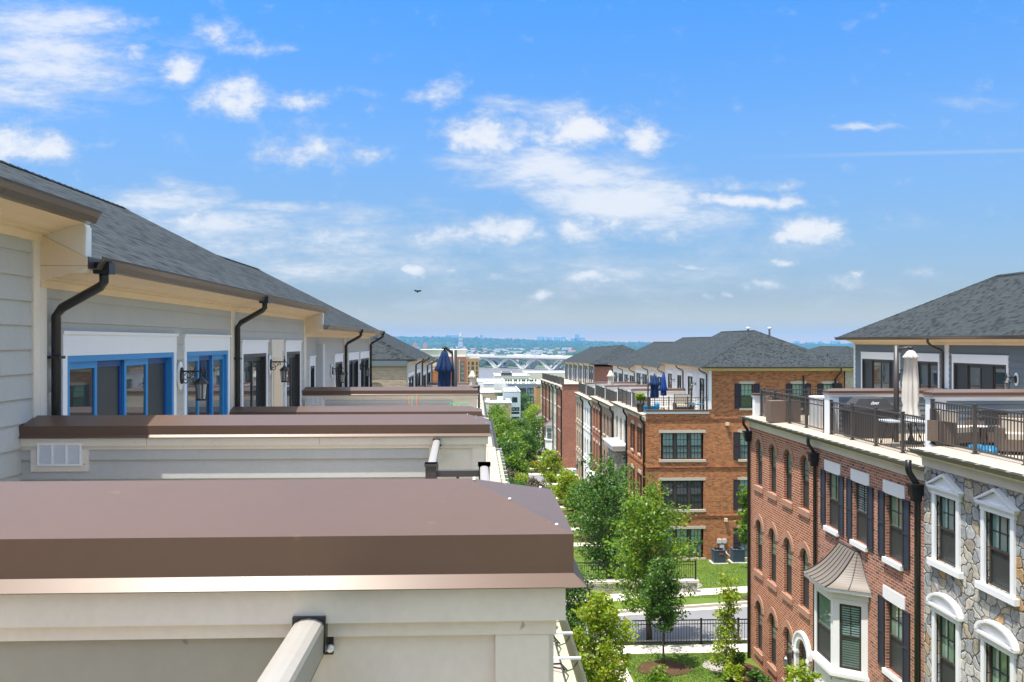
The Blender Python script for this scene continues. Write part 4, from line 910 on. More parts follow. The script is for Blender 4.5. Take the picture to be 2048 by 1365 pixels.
for k, xa, xb, za, zb in endw:
    n = 3 if k == 'trip' else 1; W = (xb - xa) / n
    for i in range(n):
        ww = W - (.18 if n > 1 else 0)
        low_dark = k == 'trip' and za < -10 and za > -12
        put_window(h, xl, Ye, 0, xa - xl + W * (i + .5), za, ww, zb - za, cols=3, rows=2, up='glassdim' if low_dark else 'glassteal', low='screen' if low_dark else 'screenteal', style='black', lowbars=True)
    if n > 1:
        for i in (1, 2): b = MB(); b.box(xa + W * i - .09, Ye + .05, za, xa + W * i + .09, Ye + .12, zb); part(b, 'mullion', h, M['winframe'])
    put_block(h, 'lintel', xl, Ye, 0, (xa + xb) / 2 - xl, zb, xb - xa + .3, .18, .03); put_block(h, 'sill', xl, Ye, 0, (xa + xb) / 2 - xl, za - .16, xb - xa + .28, .16, .09)
    if n == 1: put_shutters(h, xl, Ye, 0, (xa + xb) / 2 - xl, za - .03, xb - xa, zb - za + .06, .42, 'shutterbrown', .02)
for x, za, zb in top_w:
    put_window(h, xl, Ye, 0, x + .4 - xl, za, .8, zb - za, cols=3, rows=2, up='glassteal', low='glassdim', style='black'); put_shutters(h, xl, Ye, 0, x + .4 - xl, za - .03, .8, zb - za + .06, .4, 'shutterbrown', .02)
    put_block(h, 'lintel', xl, Ye, 0, x + .4 - xl, zb, 1.05, .18, .03); put_block(h, 'sill', xl, Ye, 0, x + .4 - xl, za - .14, 1.05, .14, .08)
b = MB(); b.box(xl - .03, Ye - .14, zt + .18, xm, Ye + .26, zt + .27); part(b, 'parapet_cap', h, M['cap'])
b = MB(); b.box(xl - .005, Ye - .08, zt + .02, xm, Ye + .2, zt + .18); part(b, 'parapet_fascia', h, M['white'])
b = MB(); b.box(xm - .01, Ye - .04, zt + .3, xm + .16, Ye + .01, ZE2[0] - .26); part(b, 'corner_board', h, M['white'])
b = MB(); prof_x(b, Ye, -1, xm - .45, xr + .5, ZE2[0] - .075, [(q[0], q[1]) for q in CROWN]); part(b, 'end_cornice', h, M['cream'])
b = MB(); prof_x(b, Ye - .42, -1, xm - .5, xr + .5, ZE2[0] + .01, GUT); part(b, 'end_gutter', h, M['gutter'])
for px, z in ((1454, -5.33), (1451, -11.55)): b = MB(); x = Xat(px, Ye); b.box(x - .10, Ye - .16, z - .1, x + .10, Ye, z + .1); part(b, 'exhaust_hood', h, M['cream'])
downspout(h, [(23.5, Ye - .5, ZE2[0]), (23.5, Ye - .5, ZE2[0] - .3), (23.3, Ye - .08, ZE2[0] - .8), (23.3, Ye - .08, gb)], 'black', .06, 'downspout', (23.3, Ye - .1, -2.75))
downspout(h, [(21.2, Ye - .06, -4.7), (21.2, Ye - .06, -2.2)], 'shutterbrown', .05, 'flue_pipe')
mb_ = MB(); x = Xat(1443, Ye); mb_.box(x - .30, Ye - .14, -13.05, x - .03, Ye, -12.78); mb_.box(x + .03, Ye - .14, -13.05, x + .30, Ye, -12.78); mb_.box(x - .14, Ye - .12, -13.45, x + .14, Ye, -13.15); mb_.tube([(x - .1, Ye - .05, -13.4), (x - .25, Ye - .12, -13.7), (x - .45, Ye - .25, -13.95)], .035, 6); mb_.tube([(x + .1, Ye - .05, -13.4), (x + .3, Ye - .15, -13.7), (x + .75, Ye - .3, -14.1)], .05, 6)
mt = part(mb_, 'electric_meter', h, M['steel'])
railing('bronze railing facing the camera across the brick end terrace', (11.2, 54.8), (14.9, 54.8), zt + .02, bay=1.25, group='railings of the middle right block')
# porch of the cream house: flat white canopy over rubble stone
h = R2[1]; b = MB(); b.box(10.1, 61.6, zg(63) - .6, XR, 65.6, -7.95); o = part(b, 'stone_entry', h, M['stone'])
b = MB(); b.box(9.85, 61.35, -7.95, XR, 65.9, -7.55); b.box(9.75, 61.25, -7.62, XR, 66.0, -7.50); part(b, 'canopy', o, M['white'])
b = MB(); b.box(10.0, 61.5, -7.5, XR, 65.75, -7.46); part(b, 'canopy_roof', o, M['fargrey'])
b = MB(); b.box(10.06, 62.4, -11.5, 10.1, 64.8, -8.7); part(b, 'entry_glazing', o, M['glass'])
h = R2[3]; b = MB(); b.box(10.1, 75.6, -12.2, XR, 79.0, -12.0); part(b, 'door_canopy', h, M['white'])
lantern(R2[5], XR - .01, 88.2, -12.6, MQ, arm=.25, s=2.0, plate='black')
for px, py in ((1496, 57.5), (1539, 60.5)):
    b = MB(); x = Xat(px, 60); b.lathe((x, 60, .35), [(.07, 0), (.07, .55), (.16, .57), (.13, .68), (.0, .70)], 10); part(b, 'roof_vent', R2[0], M['steel'])
# --- third right block
YB3 = [109, 115, 121, 127, 133.5, 140, 146]; FAC3 = ['brickfar', 'brickcream', 'bricktan', 'brickmix', 'brickfar', 'bricktan']
LAB3 = ['red brick end townhouse beyond the white parked car', 'cream brick townhouse second in the far right block', 'tan brick townhouse with a hipped porch roof in the far right block', 'dark brick townhouse fourth in the far right block', 'red brick townhouse fifth in the far right block', 'last tan townhouse of the far right block with a hipped bay']
for i in range(6):
    a, c = YB3[i], YB3[i + 1]; zt = -5.75 - .12 * i; wl = row_windows(None, XR, c, a, zt, 3)
    h = right_house(LAB3[i], XR, a, c, zt, FAC3[i], 'townhouses of the far right block', -2.85 - .1 * i, 15.0, ops=[(u - .4, u + .4, za, zb) for u, za, zb in wl], end0=(i == 0), zbase=zg((a + c) / 2) - 1, sid='siding', dtrim='winframe', hip0=5 if i == 0 else 0, half=5, pitch=.485, doors=[(a + 1, c - 1.2, zt + 2.2, 'gsg')], gm='gutter')
    for u, za, zb in wl:
        put_window(h, XR, c, MQ, u, za, .8, zb - za, cols=2, rows=2, up='glassdim', low='screen'); put_block(h, 'sill', XR, c, MQ, u, za - .14, 1.0, .14, .08)
    spout_r(h, XR, a + .1, zt - .05, zg(a) - .5, False, .09); spout_w(h, 15, a + .3, -2.9 - .1 * i, zt + .1)
    railing('bronze roof railing above the ' + ['red brick end facade', 'cream facade', 'tan facade with the porch', 'dark brick facade', 'fifth facade', 'last facade'][i] + ' of the far right block', (11.15, c - .3), (11.15, a + .3), zt, group='railings of the far right block', pick=.2)
    if i == 0:
        b = MB(); wall(b, XR, a - .04, 0, 13, zg(a) - 1, zt + .2, ()); wall(b, 15.0, a - .04, 0, 9, zt + .2, -3.2, [(2.0, 3.2, zt + .5, zt + 2.0)])
        part(b, 'brick_end_wall', h, M['brickfar']); put_window(h, 15, a - .04, 0, 2.6, zt + .5, 1.2, 1.5, up='glassdim', low='screen')
        b = MB(); b.box(XR - .03, a - .15, zt + .2, 15, a + .2, zt + .3); part(b, 'parapet_cap', h, M['cap'])
        b = MB(); prof_x(b, a - .42, -1, 14.5, 24.4, -2.84, GUT); part(b, 'end_gutter', h, M['gutter'])
    if i in (2, 5): bay(h, XR, (a + c) / 2, 1.5, .9, .9, zt - 8.2, zt - 6.4, zt - 6.1)
# --- roof of the block behind, seen between the two right blocks
h = root('townhouse', 'brick townhouse with a grey roof seen behind the gap between the right blocks', 'townhouse', (40, 96, zg(95)))
b = MB(); wall(b, Xat(1652, 92), 92, 0, 9, zg(90) - 1, -3.0, [(5.5, 6.5, -6.2, -4.4)]); wall(b, Xat(1652, 92), 106, MQ, 14, zg(95) - 1, -3.0, ()); part(b, 'brick_wall', h, M['brickbuff'])
put_window(h, Xat(1652, 92), 92, 0, 6.0, -6.2, 1, 1.8, up='glassdim', low='screen')
x0 = Xat(1640, 92); part(roof_body(x0 - .4, x0 + 5.2, 91.5, 110, -2.95, -.55, 5.2, 5.2), 'roof', h, [M['roof'], M['cream'], M['roof']])
b = MB(); b.tube([(x0 + 2.5, 96, -1.9), (x0 + 2.5, 96, -1.2)], .08, 8); part(b, 'vent_pipe', h, M['black'])
# ------------------------------------------------------------------ ground, streets, walks
def sheet(name, x0, x1, y0, y1, dz, mat, kind='structure', y0b=None, y1b=None, label=None, cat=None, nx=1, zf=zg):
    """a strip laid on the ground; y0/y1 at x0 and y0b/y1b at x1"""
    y0b = y0 if y0b is None else y0b; y1b = y1 if y1b is None else y1b; b = MB(); n = max(1, int((y1 - y0) / 3))
    for i in range(n):
        for j in range(nx):
            def pt(a, t):
                x = x0 + (x1 - x0) * a; ya = y0 + (y0b - y0) * a; yb = y1 + (y1b - y1) * a; y = ya + (yb - ya) * t; return (x, y, zf(y) + dz)
            b.poly([pt(j / nx, i / n), pt((j + 1) / nx, i / n), pt((j + 1) / nx, (i + 1) / n), pt(j / nx, (i + 1) / n)])
    return solo(b, name, M[mat], (0, 0, 0), label, cat, None, kind)
b = MB(); ys = sorted({-60, 0, 10, 20, 33, 38, 44, 50, 55, 65, 75, 85, 95, 110, 135, 160, 210, 260, 340, 420, 560, 700, 820, 940, 960, 1230, 1500, 1560, 1900, 2200, 3000, 4200, 6000, 8700})
xs_ = [-6000, -1500, -300, -60, 0, 12, 60, 300, 1500, 6000]
for y0, y1 in zip(ys, ys[1:]):
    for x0, x1 in zip(xs_, xs_[1:]): b.poly([(x0, y0, zg(y0)), (x1, y0, zg(y0)), (x1, y1, zg(y1)), (x0, y1, zg(y1))])
solo(b, 'ground', M['grass'], (0, 0, 0), kind='structure')
# water
m, nt, p = nodes('brown_river_water'); L = nt.links.new; p.inputs['Base Color'].default_value = (.20, .165, .13, 1); setin(p, Roughness=.25)
tc = N(nt, 'ShaderNodeTexCoord'); nz = N(nt, 'ShaderNodeTexNoise'); setin(nz, Scale=.35, Detail=6.0); L(tc.outputs['Object'], nz.inputs['Vector']); bm = N(nt, 'ShaderNodeBump'); setin(bm, Strength=.6, Distance=.8); L(nz.outputs['Fac'], bm.inputs['Height']); L(bm.outputs['Normal'], p.inputs['Normal']); M['water'] = m
b = MB(); b.poly([(-3000, 930, -46), (4000, 930, -46), (4000, 1580, -46), (-3000, 1580, -46)]); solo(b, 'river_water', M['water'], (0, 0, 0), kind='structure')
cf = lambda x: 40 + .21 * (x - 5)
sheet('street_road', -30, 60, 35.65, cf(-30) - .0, .008, 'asphalt', y1b=cf(60), nx=6)
def kerb(name, x0, x1, fa, fb, h=.14, n=12):
    b = MB()
    for i in range(n):
        xa = x0 + (x1 - x0) * i / n; xb = x0 + (x1 - x0) * (i + 1) / n
        A = [(xa, fa(xa)), (xb, fa(xb)), (xb, fb(xb)), (xa, fb(xa))]
        b.poly([(x, y, zg(y) + h) for x, y in A]); b.poly([(xa, fa(xa), zg(fa(xa)) - .05), (xb, fa(xb), zg(fa(xb)) - .05), (xb, fa(xb), zg(fa(xb)) + h), (xa, fa(xa), zg(fa(xa)) + h)])
        b.poly([(xa, fb(xa), zg(fb(xa)) - .05), (xb, fb(xb), zg(fb(xb)) - .05), (xb, fb(xb), zg(fb(xb)) + h), (xa, fb(xa), zg(fb(xa)) + h)])
    return solo(b, name, M['kerb'], (0, 0, 0), kind='structure')
kerb('far_kerb', -30, 60, lambda x: cf(x) - .02, lambda x: cf(x) + .2)
kerb('near_kerb', -30, 60, lambda x: 35.47, lambda x: 35.68, .10)
b = MB()
for i in range(9):
    xa, xb = -30 + i * 10, -20 + i * 10; b.poly([(xa, cf(xa) - .45, zg(cf(xa) - .45) + .014), (xb, cf(xb) - .45, zg(cf(xb) - .45) + .014), (xb, cf(xb) - .02, zg(cf(xb)) + .014), (xa, cf(xa) - .02, zg(cf(xa)) + .014)])
solo(b, 'gutter_pan', M['concrete'], (0, 0, 0), kind='structure')
def slabs(name, x0, x1, fa, fb, dz=.02, step=1.5, mat='concrete'):
    b = MB(); n = max(1, int((x1 - x0) / step))
    for i in range(n):
        xa = x0 + (x1 - x0) * i / n + .008; xb = x0 + (x1 - x0) * (i + 1) / n - .008
        A = [(xa, fa(xa)), (xb, fa(xb)), (xb, fb(xb)), (xa, fb(xa))]; b.extrude([(x, y, zg(y) - .03) for x, y in A], (0, 0, .03 + dz))
    return solo(b, name, M[mat], (0, 0, 0), kind='structure')
slabs('near_sidewalk', 1.0, 60, lambda x: 34.1, lambda x: 35.2)
slabs('far_sidewalk', 1.0, 60, lambda x: cf(x) + 2.3, lambda x: cf(x) + 3.8)
def path_y(name, x0, x1, y0, y1, step=1.5, dz=.022):
    b = MB(); n = max(1, int((y1 - y0) / step))
    for i in range(n):
        ya = y0 + (y1 - y0) * i / n + .008; yb = y0 + (y1 - y0) * (i + 1) / n - .008
        b.poly([(x0, ya, zg(ya) + dz), (x1, ya, zg(ya) + dz), (x1, yb, zg(yb) + dz), (x0, yb, zg(yb) + dz)])
    return solo(b, name, M['concrete'], (0, 0, 0), kind='structure')
path_y('garden_path', 4.3, 5.7, 12, 34.05); path_y('mews_path', 3.4, 4.9, 47, 93); path_y('far_mews_path', 3.4, 4.9, 110, 150)
for y in (59.5, 66, 72.3, 78.3, 84.5, 90.5): slabs('entry_walk', 4.95, 10.8, lambda x, y=y: y, lambda x, y=y: y + 1.3, .024)
for y in (114, 120, 126, 132): slabs('entry_walk', 4.95, 10.8, lambda x, y=y: y, lambda x, y=y: y + 1.3, .024)
slabs('door_walk', 5.75, 10.8, lambda x: 27.3, lambda x: 28.5, .024)
sheet('second_road', -60, 80, 98, 105.5, .02, 'asphalt', nx=4)
for nm, ya, yb in (('second_near_sidewalk', 95.8, 97.6), ('second_far_sidewalk', 105.6, 108.0)): slabs(nm, -20, 60, lambda x, y=ya: y, lambda x, y=yb: y, .1, 3)
def patch(name, cx, cy, rx, ry, mat, dz=.02, seed=1, label=None):
    r = random.Random(seed); n = 26; b = MB(); ph = [r.uniform(0, 6.28) for _ in range(3)]
    pts = []
    for k in range(n):
        a = 6.2832 * k / n; q = 1 + .10 * math.sin(2 * a + ph[0]) + .07 * math.sin(3 * a + ph[1]) + .05 * math.sin(5 * a + ph[2])
        pts.append((cx + rx * q * math.cos(a), cy + ry * q * math.sin(a)))
    c = (cx, cy, zg(cy) + dz + .05)
    for k in range(n):
        p, q = pts[k], pts[(k + 1) % n]; b.poly([c, (p[0], p[1], zg(p[1]) + dz), (q[0], q[1], zg(q[1]) + dz)])
    return solo(b, name, M[mat], (0, 0, 0), kind='structure')
patch('mulch_ring', 7.15, 32.35, .95, .95, 'mulch', .02, 3)
patch('mulch_bed', 10.1, 30.6, .75, 2.6, 'mulch', .02, 4); patch('gravel_bed', 9.2, 32.4, .5, .75, 'gravel', .015, 5)
patch('bare_soil', 11.6, 46.6, .9, 1.0, 'gravel', .015, 6); patch('mulch_bed', 14.4, 42.9, .8, .6, 'mulch', .03, 8)
for k, (x, y) in enumerate(((8.8, 63), (8.6, 69.5), (8.8, 75.5), (8.6, 81.5), (8.8, 88), (7.4, 109.6))): patch('mulch_bed', x, y, 1.7, 1.5, 'mulch', .02, 20 + k)
# ------------------------------------------------------------------ fences and wall
def iron_fence(label, p0, p1, zf, h=1.05, **kw): return railing(label, p0, p1, zf, h, 'black', kw.pop('bay', 1.6), 'black metal fences', 'metal_fence', .115, 'fence', **kw)
iron_fence('long black picket fence between the sidewalk and the street', (1.5, 35.34), (22, 35.34), zg(35.34) + .01, bay=1.62)
h = root('garden_wall', 'low rubble stone garden wall with pale coping across the street', 'wall', (8, 44.6, zg(44.6))); b = MB(); b.box(1.0, 44.45, zg(44) - .5, 11.6, 44.8, -12.72); part(b, 'stone_courses', h, M['stonewall']); b = MB(); b.box(.95, 44.40, -12.72, 11.68, 44.85, -12.6); part(b, 'coping', h, M['concrete'])
iron_fence('short black picket fence on top of the stone garden wall', (1.2, 44.62), (11.55, 44.62), -12.6, 1.0, bay=1.7)
# ------------------------------------------------------------------ vegetation
def leaves(name, centres, sizes, mat, seed, up=.5, asp=.62):
    r = np.random.default_rng(seed); n = len(centres); d = r.normal(size=(n, 3)); d[:, 2] += up * 1.4; d /= np.linalg.norm(d, axis=1)[:, None]
    t = np.cross(d, r.normal(size=(n, 3))); t /= np.linalg.norm(t, axis=1)[:, None] + 1e-9; u = np.cross(d, t)
    s = sizes[:, None]; fold = d * s * .18
    v = np.stack([centres - t * s, centres - u * s * asp + fold, centres + t * s, centres + u * s * asp + fold], 1).reshape(-1, 3).astype(np.float32)
    me = bpy.data.meshes.new(name); me.vertices.add(4 * n); me.loops.add(4 * n); me.polygons.add(n)
    me.vertices.foreach_set('co', v.ravel()); me.loops.foreach_set('vertex_index', np.arange(4 * n, dtype=np.int32)); me.polygons.foreach_set('loop_start', np.arange(0, 4 * n, 4, dtype=np.int32))
    me.materials.append(M[mat]); me.update(calc_edges=True); me.validate(); return me
def tree(label, loc, H, rad, zb=.3, form='oval', mat='leafa', seed=1, n=9000, ls=.075, group='street trees', trunk=.07, name='leafy_tree', nb=26, cl=.30, cat='tree'):
    """tapered trunk, limbs, and leaves gathered in clumps along the limbs"""
    r = random.Random(seed); q = np.random.default_rng(seed); o = root(name, label, cat, loc, group); L0 = Vector(loc); b = MB()
    lean = Vector((r.uniform(-.04, .04), r.uniform(-.04, .04), 0)) * H; k = 9
    axis = [lean * (i / k) ** 1.5 + Vector((r.uniform(-.02, .02) * rad, r.uniform(-.02, .02) * rad, H * .95 * i / k)) for i in range(k + 1)]
    b.tube([L0 + a for a in axis], [trunk * (1 - .9 * i / k) + .004 for i in range(k + 1)], 8)
    def ax(t): f = t * k; i = min(int(f), k - 1); return axis[i].lerp(axis[i + 1], f - i)
    cs = []; g = 2.39996
    for i in range(nb):
        t = (i + .5) / nb; zt = zb + (1 - zb) * t
        if form == 'oval': w = math.sin(math.pi * (.12 + .80 * t)) ** .8
        elif form == 'cone': w = (1 - t) ** .75 * 1.0 + .10
        elif form == 'column': w = .75 + .25 * math.sin(6 * t)
        else: w = .5 + .5 * math.sin(math.pi * min(1, t * 1.1))
        w *= r.uniform(.62, 1.15); a = i * g + r.uniform(-.5, .5); p0 = ax(max(.05, zt * .80)); rise = {'oval': .38, 'cone': .25, 'column': .6, 'vase': .9}[form]
        p1 = ax(min(.98, zt)) + Vector((math.cos(a) * rad * w, math.sin(a) * rad * w, r.uniform(.0, .12) * H * rise * 1.5)); p1.z = min(p1.z, H * 1.0)
        mid = p0.lerp(p1, .5) + Vector((0, 0, .05 * H * rise)); th = max(.006, trunk * .34 * (1 - zt * .7)); b.tube([L0 + p0, L0 + mid, L0 + p1], [th, th * .6, .004], 5)
        for s in (.35, .6, .8, 1.0): 
            for _ in range(2 if s > .5 else 1):
                c = (p0.lerp(mid, s * 2) if s < .5 else mid.lerp(p1, s * 2 - 1)) + Vector((r.gauss(0, 1), r.gauss(0, 1), r.gauss(0, .7))) * rad * cl * .55
                cs.append((c, rad * cl * r.uniform(.55, 1.15)))
    tp = ax(1.0); cs.append((tp, rad * cl * .6)); cs.append((tp + Vector((0, 0, .03 * H)), rad * cl * .4))
    part(b, 'trunk', o, M['bark'])
    C = np.array([tuple(c) for c, _ in cs]); S = np.array([s for _, s in cs]); wgt = S ** 1.6; wgt /= wgt.sum(); idx = q.choice(len(C), n, p=wgt)
    v = q.normal(size=(n, 3)); v /= np.linalg.norm(v, axis=1)[:, None]; rr = q.random(n) ** .45
    P = C[idx] + v * (S[idx] * rr)[:, None] * np.array([1, 1, .75]); P[:, 2] = np.maximum(P[:, 2], .05 * H)
    link('crown', leaves('crown', P, ls * q.uniform(.6, 1.25, n), mat, seed), o); return o
def shrub(label, loc, rad, h, mat='leafb', seed=1, n=900, ls=.06, group='planting by the houses', name='shrub'):
    q = np.random.default_rng(seed); o = root(name, label, 'shrub', loc, group); r = random.Random(seed); b = MB(); L0 = Vector(loc); C = []
    for k in range(9):
        a = r.uniform(0, 6.28); e = Vector((math.cos(a) * rad * r.uniform(.2, .8), math.sin(a) * rad * r.uniform(.2, .8), h * r.uniform(.45, .9))); b.tube([L0, L0 + e * .5 + Vector((0, 0, .05)), L0 + e], [.012, .008, .003], 5); C.append(tuple(e))
    part(b, 'stems', o, M['bark']); C = np.array(C); idx = q.integers(0, len(C), n); v = q.normal(size=(n, 3)); v /= np.linalg.norm(v, axis=1)[:, None]
    P = C[idx] + v * (q.random(n) ** .4)[:, None] * np.array([rad * .45, rad * .45, h * .32]); P[:, 2] = np.maximum(P[:, 2], .02)
    link('foliage', leaves('foliage', P, ls * q.uniform(.6, 1.2, n), mat, seed), o); return o
def turf(areas, seed=3):
    g = np.random.default_rng(seed); P = []
    for x0, x1, y0, y1, n in areas:
        x = g.uniform(x0, x1, n); y = g.uniform(y0, y1, n); P.append(np.stack([x, y, np.array([zg(v) for v in y]) + g.uniform(.01, .04, n)], 1))
    P = np.concatenate(P); meta(link('grass', leaves('grass', P, g.uniform(.02, .05, len(P)), 'blade', seed, .1, .3)), 'short mown lawn grass between the walks', 'grass', kind='stuff')
turf([(5.8, 9.6, 28.6, 34.05, 9000), (9.0, 10.7, 33, 34.05, 800), (8.5, 16.5, 45.6, 54.3, 12000), (8.5, 15, 43.1, 43.9, 1500), (5.0, 10.5, 55, 70, 6000)])
def at(px, Y, dz=0): return (Xat(px, Y), Y, zg(Y) + dz)
tree('tall bright green maple standing behind the long black fence', at(1297, 35.9, 0), 6.6, 1.72, .2, 'oval', 'leafa', 11, 11500, .075, trunk=.13, nb=46, cl=.28, group='near street trees')
tree('dense dark green tree in front of the brick end wall', at(1217, 47.5, 0), 6.7, 1.95, .08, 'oval', 'leafb', 12, 9500, .09, trunk=.12, nb=44, cl=.33, group='near street trees')
tree('small round tree with a slim bare trunk in a mulch ring', (7.15, 32.4, zg(32.4) + .02), 4.25, .70, .36, 'oval', 'leafb', 13, 6500, .055, trunk=.045, nb=24, cl=.36, group='near street trees')
tree('bright yellow green maple beside the pale garden path', (Xat(1204, 28.4), 28.4, zg(28.4)), 3.85, 1.0, .16, 'oval', 'leafc', 14, 8500, .065, trunk=.05, nb=30, cl=.34, group='near street trees')
tree('narrow yellow green sapling by the arched brick facade', (Xat(1451, 31.4), 31.4, zg(31.4)), 3.75, .48, .03, 'column', 'leafc', 15, 2600, .06, trunk=.028, nb=26, cl=.42, group='near street trees')
tree('slim dark green tree against the right end of the brick end wall', at(1497, 51.5), 4.9, .7, .30, 'column', 'leafa', 16, 4200, .085, trunk=.05, nb=26, cl=.36, group='near street trees')
tree('leafy tree with yellowing tips beside the nearest wall end', (Xat(1136, 33.2), 33.2, zg(33.2)), 3.6, .95, .2, 'oval', 'leafb', 17, 7000, .06, trunk=.05, nb=28, cl=.36, group='near street trees')
tree('low maple sprig poking up under the white bay window', (8.45, 21.5, zg(21.5)), 4.0, .62, .4, 'oval', 'leafc', 18, 1800, .06, trunk=.035, nb=16, cl=.3, group='near street trees')
for k, (px, Y, H, rd, mt, lb) in enumerate(((1190, 62, 4.3, 1.3, 'leafb', 'dark green mews tree nearest the cream stone entry'), (1163, 72, 3.1, 1.15, 'leafa', 'mid green mews tree beside the entry walks'), (1136, 80, 3.2, 1.15, 'leafc', 'yellow green mews tree before the white painted house'), (1102, 92, 4.2, 1.25, 'leafc', 'yellow green tree in front of the white parked car'), (1184, 66.5, 3.0, .9, 'leafa', 'small green tree before the red brick house'))):
    tree(lb, at(px, Y), H, rd, .18, 'oval', mt, 30 + k, 5500, .10, trunk=.06, nb=26, cl=.36, group='mews trees of the middle block')
for k, (px, Y, H, rd, mt, lb) in enumerate(((1004, 112, 7.4, 2.2, 'leafa', 'tall green tree close to the far left roof edge'), (996, 125, 8.6, 2.3, 'leafa', 'highest mid green tree before the sandstone building'), (1036, 128, 6.2, 2.2, 'leafb', 'dark tree in the middle of the far mews'), (1018, 108, 5.2, 1.9, 'leafa', 'rounded tree left of the far mews path'), (1062, 138, 6.6, 2.2, 'leafa', 'bright tree beside the far right block'), (1050, 118, 4.9, 1.8, 'leafb', 'dark bushy tree in front of the far porch'), (1070, 165, 7.5, 2.4, 'leafc', 'yellow green tree at the end of the far mews'), (1050, 215, 9.5, 2.9, 'leafb', 'dark tree under the blue grey apartment block'), (1012, 96, 5.0, 1.6, 'leafb', 'dark tree left of the second road'), (1030, 94, 3.6, 1.5, 'leafa', 'low green tree at the near edge of the second road'))):
    tree(lb, at(px, Y), H, rd, .1, 'oval', mt, 50 + k, 5000, .15, trunk=.1, nb=26, cl=.40, group='trees of the far mews')
for k, (x, y, rd, hh, mt, lb) in enumerate(((9.75, 31.9, .5, .6, 'leafb', 'rounded green shrub in the mulch bed by the arched windows'), (10.1, 30.3, .4, .5, 'leafb', 'low dark shrub at the foot of the arched facade'), (9.35, 30.7, .45, .6, 'leafc', 'yellow green shrub beside the narrow sapling'), (9.3, 29.0, .4, .5, 'leafa', 'green shrub nearest the white door surround'),
        (3.0, 30.5, .9, 1.1, 'leafb', 'dark spreading shrub left of the garden path'), (3.3, 26.5, .8, 1.0, 'leafa', 'bright shrub low on the left of the garden path'), (6.4, 29.5, .55, .9, 'leafa', 'mid green shrub right of the garden path'))): shrub(lb, (x, y, zg(y)), rd, hh, mt, 70 + k)
for k, (px, Y, rd, hh, mt, lb) in enumerate(((1018, 92, 1.3, 2.2, 'leafw', 'pink flecked bush by the left edge of the second road'), (1074, 88, 1.0, 1.6, 'leafw', 'pink blossomed bush before the grey road'), (1072, 109.5, .9, 1.3, 'leafy', 'yellow flowering bush left of the black lamp'), (1082, 109.2, .8, 1.1, 'leafy', 'golden bush at the corner of the red brick end wall'), (1058, 122, 1.4, 1.6, 'leafy', 'large yellow bush further up the far mews'), (1128, 84, .7, 1.0, 'leafy', 'small yellow bush beside the white painted house'),
        (1145, 76, .9, 1.0, 'leafa', 'green shrub at the third entry walk'), (1152, 70, .8, .9, 'leafa', 'green shrub at the second entry walk'), (1050, 90, 1.4, 1.8, 'leafc', 'yellow green hedge bush before the second road'), (1036, 86, 1.3, 1.8, 'leafb', 'dark hedge bush at the roof edge'), (1100, 82, 1.0, 1.0, 'leafc', 'lime green shrub on the mews lawn'), (1040, 111, 1.6, 1.2, 'leafy', 'yellow hedge beyond the second road'))): shrub(lb, at(px, Y), rd, hh, mt, 90 + k, 1100, .11, 'planting along the mews')
# ------------------------------------------------------------------ condenser units, lamp, car
def condenser(label, x, y):
    z = zg(y); o = root('condenser_unit', label, 'air conditioner', (x, y, z), 'air conditioners by the brick end wall'); b = MB()
    b.extrude([(x - .40, y - .36, z + .08), (x + .40, y - .36, z + .08), (x + .40, y + .36, z + .08), (x - .40, y + .36, z + .08)], (0, 0, .06)); b.box(x - .36, y - .32, z + .14, x + .36, y + .32, z + .84); part(b, 'case', o, M['ac'])
    b = MB()
    for k in range(12):
        q = z + .18 + k * .053; b.box(x - .375, y - .335, q, x + .375, y + .335, q + .022)
    part(b, 'louvre_panel', o, M['ac'])
    b = MB(); b.box(x - .39, y - .35, z + .84, x + .39, y + .35, z + .885); part(b, 'lid', o, M['ac'])
    b = MB()
    for k in range(6): b.tube([(x + (.05 + .046 * k) * math.cos(a), y + (.05 + .046 * k) * math.sin(a), z + .90) for a in [6.2832 * i / 20 for i in range(21)]], .008, 4)
    part(b, 'fan_grille', o, M['black']); b = MB(); b.lathe((x, y, z), [(.0, .886), (.30, .886), (.30, .888), (0, .888)], 20); part(b, 'fan_opening', o, M['black'])
    b = MB(); b.box(x - .5, y - .46, z - .05, x + .5, y + .46, z + .08); part(b, 'base_pad', o, M['concrete']); return o
condenser('slate blue air conditioner with a red maker plate below the meters', Xat(1437, 53.2), 53.2); condenser('slate blue air conditioner next to the slim tree', Xat(1475, 53.4), 53.4)
b = MB(); x = Xat(1437, 53.2); b.box(x - .05, 52.838, zg(53.2) + .62, x + .2, 52.845, zg(53.2) + .70); part(b, 'maker_plate', bpy.data.objects['condenser_unit'], M['red'])
x, y, z = at(1088, 107.0, .1); o = root('post_lamp', 'black post lamp with a wide shade at the corner of the second road', 'street lamp', (x, y, z)); b = MB(); b.lathe((x, y, z), [(.38, 0), (.38, .15), (.24, .25), (.17, .5), (.14, 2.2), (.2, 2.25), (.2, 2.35)], 12); part(b, 'post', o, M['black']); b = MB(); b.lathe((x, y, z), [(.2, 2.35), (.42, 2.45), (.9, 2.75), (.55, 3.0), (.2, 3.25), (.03, 3.5)], 12); part(b, 'lamp_shade', o, M['black'])
